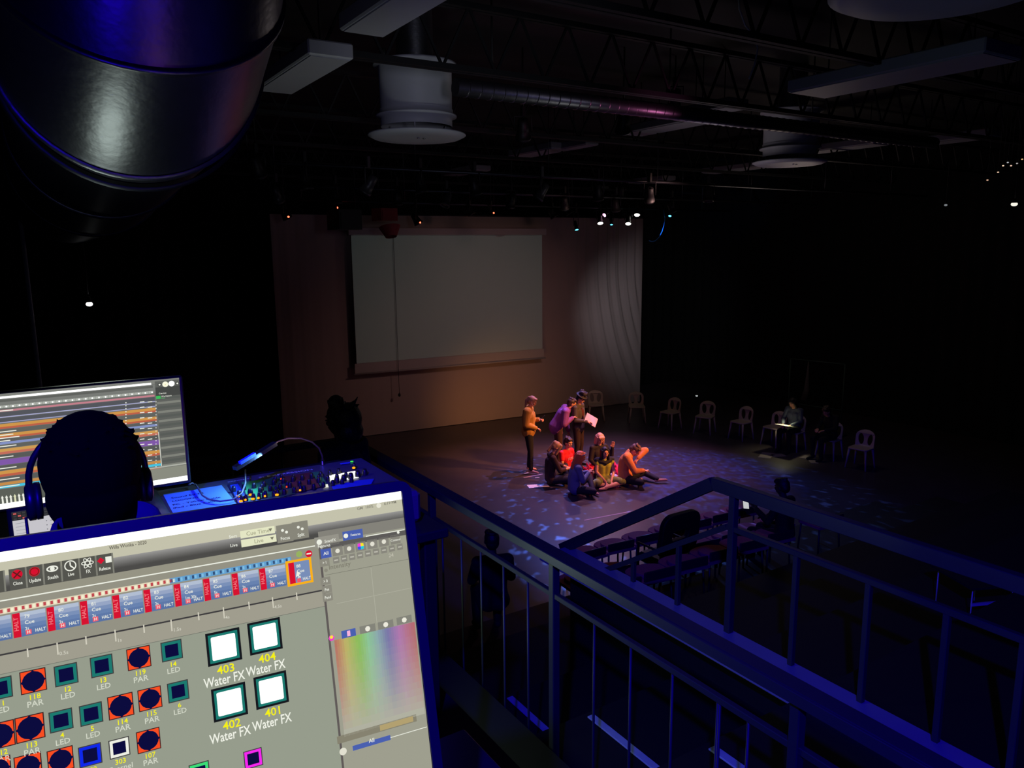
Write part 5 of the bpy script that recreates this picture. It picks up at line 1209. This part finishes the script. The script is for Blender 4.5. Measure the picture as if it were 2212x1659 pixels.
# ================================================================== CHAIRS
def curve_plate(outer, holes, ext, bev=.004):
    c = bpy.data.curves.new('c', 'CURVE'); c.dimensions = '2D'; c.fill_mode = 'BOTH'; c.extrude = ext; c.bevel_depth = bev; c.bevel_resolution = 1
    for pts in [outer]+holes:
        s = c.splines.new('POLY'); s.points.add(len(pts)-1); s.use_cyclic_u = True
        for i, p in enumerate(pts): s.points[i].co = (p[0], p[1], 0, 1)
    o = bpy.data.objects.new('c', c); COL.objects.link(o); me = mesh_from_mods(o); bpy.data.objects.remove(o); bpy.data.curves.remove(c)
    V_ = [v.co.copy() for v in me.vertices]; F = [tuple(p.vertices) for p in me.polygons]; bpy.data.meshes.remove(me); return V_, F
def make_chair():
    t = thing('plastic_chair', (0, 0, 0), 'x', 'chair', 'cream plastic chairs along the edge of the stage')
    # seat
    V_, F = curve_plate(rrect(.42, .42, .08, 6), [], .006, .008)
    b = MB(); b.add([(v.x, v.y, v.z+.445-.25*(max(0, .15-Vector((v.x, v.y)).length))**1.2) for v in V_], F, 0, False); b.build('seat', PLAST, t)
    # backrest with two oval openings
    out = [(-.20, .0), (.20, .0), (.205, .18)] + [(.205*math.cos(a), .24+.13*math.sin(a)) for a in [math.pi*i/14 for i in range(15)]] + [(-.205, .18)]
    ov = [[(sx*.098+.062*math.cos(a)+sx*.012*math.sin(a), .165+.125*math.sin(a)) for a in [2*math.pi*i/20 for i in range(20)]] for sx in (-1, 1)]
    V_, F = curve_plate(out, ov, .006, .005)
    b = MB(); b.add([(v.x, -.185-.14*(v.y)+.9*v.x*v.x-v.z-.0, .44+v.y) for v in V_], F, 0, False); b.build('backrest', PLAST, t)
    for sx in (-1, 1):
        for sy in (-1, 1):
            b = MB(); top = V(sx*.175, sy*.165, .44); bot = V(sx*.225, sy*.215, 0)
            b.tube([bot, (top+bot)/2, top], 0, 6, rs=[.017, .021, .030]); b.build('leg', PLAST, t)
    return t
pc = make_chair(); first = [True]
def place_chair(px, py, hd, lab, z=0):
    p = at(px, py, 'z', z)
    if first[0]: first[0] = False; pc.location = p; pc.rotation_euler = (0, 0, -math.radians(hd)); pc['label'] = lab; return pc
    return dup(pc, p, -math.radians(hd), lab)
place_chair(1375, 911, 214, 'cream plastic chair at the foot of the backdrop\'s right edge')
place_chair(1447, 925, 262, 'cream plastic chair, second from the backdrop in the curving row')
place_chair(1522, 935, 246, 'cream plastic chair, third from the backdrop in the curving row')
place_chair(1600, 948, 268, 'cream plastic chair, fourth from the backdrop, just left of the reading light')
place_chair(1671, 961, 268, 'yellowish-lit cream plastic chair next to the reading person')
c9 = place_chair(1712, 971, 262, 'cream plastic chair carrying the person with the lit page')
c10 = place_chair(1790, 989, 262, 'cream plastic chair under the dim person, near the metal frame')
place_chair(1857, 1010, 262, 'cream plastic chair at the right end of the row')
place_chair(1287, 907, 214, 'cream plastic chair behind the man with the hat')
rd = at(1712, 968, 'z', 0)
per, J, H = person(at(1712, 971, 'z', 0), 262, SIT, dict(pelvis=V(0, -.02, .55), wrL=V(-.10, .32, .66), wrR=V(.10, .32, .66), head=V(0, .12, 1.16)), 'person in grey-blue top reading a brightly lit page on a chair', 1.0, pitch=35, top=FB('grey_blue', (70, 78, 96)), bottom=DARKC, hair=HM('black', (24, 20, 22)), style='straight', vox=.010, shoes=DARKC)
bpy.context.view_layer.update()
pg = wpos(per, (0, .42, .66)); sheet(pg, .34, .30, -math.radians(262), 'bright white page under a reading light on a lap', 'open_page', 'paper', (.15, 0))
lamp('book_light', 'SPOT', pg+V(.06, .0, .40), 16, (1, .95, .50), pg+V(-.05, 0, 0), .02, 105, .9)
person(at(1790, 989, 'z', 0), 275, SIT, dict(pelvis=V(0, -.02, .55), head=V(0, .16, 1.10), neck=V(0, .08, 1.0)), 'dim person hunched on a chair near the metal frame', 1.0, pitch=30, top=DARKC, bottom=DARKC, hair=HM('brown', (58, 38, 34)), style='short', vox=.010, shoes=DARKC)
for x, y, w, l, r, lb in ((1655, 984, .62, .34, .5, 'loose pale pages on the floor before the lit reader, left'), (1680, 984, .40, .30, -.4, 'loose pale pages on the floor before the lit reader, right'), (1742, 988, .34, .26, .2, 'dim page on the floor between the two seated readers'), (1757, 998, .3, .2, .9, 'dim page on the floor nearest the dim person')):
    sheet(g0(x, y)+V(0, 0, .001), w*.8, l*.8, r, lb, 'loose_pages', 'paper', m=mat('paper_greyed', (120, 108, 112), .9), group=None)
# metal frame with hanging cloth at the right wall
fa, fb = V(16.961, 12.956, 0), V(17.212, 11.534, 0)
zt_ = onplane(1709, 775, fa, Vector((1, .17, 0)).normalized()).z
t = thing('metal_frame', (fa+fb)/2, 'tall thin-framed rack standing in the dark at right', 'rack')
for a in (fa, fb): b = MB(); b.tube([a, a+V(0, 0, zt_)], .018, 8); b.wb('upright', mat('frame_green', (34, 56, 48), .6), t)
b = MB(); b.tube([fa+V(0, 0, zt_), fb+V(0, 0, zt_)], .018, 8); b.wb('top_bar', mat('frame_green', (34, 56, 48), .6), t)
b = MB(); b.tube([fa+V(0, 0, .7), fb+V(0, 0, .7)], .018, 8); b.wb('lower_bar', mat('frame_green', (34, 56, 48), .6), t)
for a in (fa, fb): b = MB(); b.bar(a+V(-.25, 0, .02), a+V(.25, 0, .02), .04); b.wb('foot', CANM, t)
t = thing('hanging_garment', fa*.66+fb*.34+V(0, 0, zt_-.9), 'pale narrow garment hanging from the metal frame', 'garment')
c = fa*.66+fb*.34
b = MB(); b.tube([c+V(0, 0, zt_-.02), c+V(0, 0, zt_-.3), c+V(.02, .02, zt_-.75), c+V(.0, .05, zt_-1.05)], 0, 8, rs=[.01, .03, .07, .10]); b.wb('cloth', mat('garment_pale', (84, 76, 76), .9), t)

# audience seats
def make_seat():
    t = thing('audience_seat', (0, 0, 0), 'x', 'seat', 'red audience seats on the tiers')
    b = MB(); b.bbox((0, .02, .43), (.46, .42, .09), .03); b.build('seat_cushion', SEATR, t)
    V_, F = curve_plate(rrect(.46, .48, .14, 6), [], .02, .012)
    b = MB(); b.add([(v.x, -.23-.20*(v.y+.24)+1.1*v.x*v.x*.6-v.z, .66+v.y) for v in V_], F); b.build('backrest', SEATR, t)
    b = MB(); b.add([(v.x*1.03, -.262-.20*(v.y+.24)+1.1*v.x*v.x*.6-v.z*.6, .64+v.y) for v in V_], F); b.build('back_shell', SEATS, t)
    for sx in (-1, 1):
        b = MB(); b.bbox((sx*.25, -.02, .60), (.045, .34, .03), .008); b.build('armrest', SEATS, t)
        b = MB(); b.bbox((sx*.25, -.06, .30), (.03, .10, .60), .006); b.build('leg', SEATS, t)
    return t
def make_stool():
    t = thing('audience_stool', (0, 0, 0), 'x', 'stool', 'red padded audience stools on the tiers')
    out = [(-.25, -.22), (.25, -.22), (.26, .12)] + [(.26*math.cos(a), .12+.13*math.sin(a)) for a in [math.pi*i/10 for i in range(1, 10)]] + [(-.26, .12)]
    b = MB(); b.prism(out, .40, .44); b.build('seat_plate', SEATS if False else SEATR, t)
    V_, F = curve_plate([(.19*math.cos(2*math.pi*i/22), .17*math.sin(2*math.pi*i/22)) for i in range(22)], [], .012, .010)
    b = MB(); b.add([(v.x, v.y, .458+v.z) for v in V_], F); b.build('round_cushion', SEATR, t)
    b = MB(); b.bbox((0, -.20, .50), (.46, .03, .12), .01); b.build('low_back', SEATS, t)
    for sx in (-1, 1):
        for sy in (-1, 1):
            b = MB(); b.tube([(sx*.21, sy*.18, 0), (sx*.19, sy*.16, .40)], .014, 6); b.build('leg', SEATS, t)
    return t
seat0 = make_stool(); fs = True
names_r = ['front row, on the stage floor', 'second row, on the lowest tier', 'third row, on the next tier']
order = ['first', 'second', 'third', 'fourth', 'fifth', 'sixth', 'seventh', 'eighth', 'ninth', 'tenth']
for r_, (yy, zz, xs0, n_) in enumerate(((8.36, 0, 6.55, 7), (7.45, .13, 5.75, 8), (6.45, .52, 5.5, 8))):
    for i in range(n_):
        if (r_ == 1 and i in (2, 3)) or (r_ == 2 and i == 6): continue
        lab = 'dark red padded stool, %s from the aisle, %s' % (order[i], names_r[r_]); p = V(xs0+.54*i, yy, zz)
        if fs: fs = False; seat0.location = p; seat0['label'] = lab
        else: dup(seat0, p, -.1, lab)
# big dark padded armchair shape before the front row
p = at(1455, 1210, 'z', .52); p = V(7.25, 7.45, .13)
ac = thing('padded_armchair', p, 'black rounded armchair in front of the red seats', 'chair')
b = MB(); b.bbox((0, 0, .40), (.58, .50, .14), .04); b.build('seat_cushion', CANM, ac)
V_, F = curve_plate(rrect(.66, .62, .16, 6), [rrect(.34, .16, .06, 4)], .03, .015)
b = MB(); b.add([(v.x, -.26-.15*v.y-v.z, .82+v.y) for v in V_], F); b.build('backrest', CANM, ac)
for sx in (-1, 1):
    b = MB(); b.tube([(sx*.31, .2, 0), (sx*.31, .2, .62), (sx*.31, -.25, .62)], .02, 8); b.build('arm_frame', CANM, ac); b = MB(); b.tube([(sx*.31, -.25, 0), (sx*.31, -.25, .62)], .02, 8); b.build('leg', CANM, ac)
# light folding table frame at lower right
zt_ = 1.70; l1 = at(2181, 1343, 'z', zt_); top = onplane(2180, 1262, l1, Vector((.55, .83, 0))); l2t = onplane(2105, 1238, l1, Vector((.4, .92, 0)))
t = thing('folding_table', l1, 'pale-legged folding table in the dark at lower right', 'table')
hh_ = top.z-zt_
l2 = V(l2t.x, l2t.y, zt_)
WLEG = mat('leg_pale', (200, 196, 190), .4)
d_ = (l1-l2); d_.z = 0; nrm = V(-d_.y, d_.x, 0).normalized()*.4
for a in (l1, l2, l1+nrm, l2+nrm): b = MB(); b.tube([a, V(a.x, a.y, top.z)], .006, 6); b.wb('leg', WLEG, t)
b = MB(); b.bar(l2+V(0, 0, hh_*.55), l1+V(0, 0, hh_*.55), .02); b.wb('stretcher', WLEG, t)
b = MB(); b.box((l1+l2+nrm)/2+V(0, 0, hh_+.01), (d_.length+.1, .5, .02), Matrix.Rotation(math.atan2(d_.y, d_.x), 3, 'Z')); b.wb('tabletop', BLACK, t)
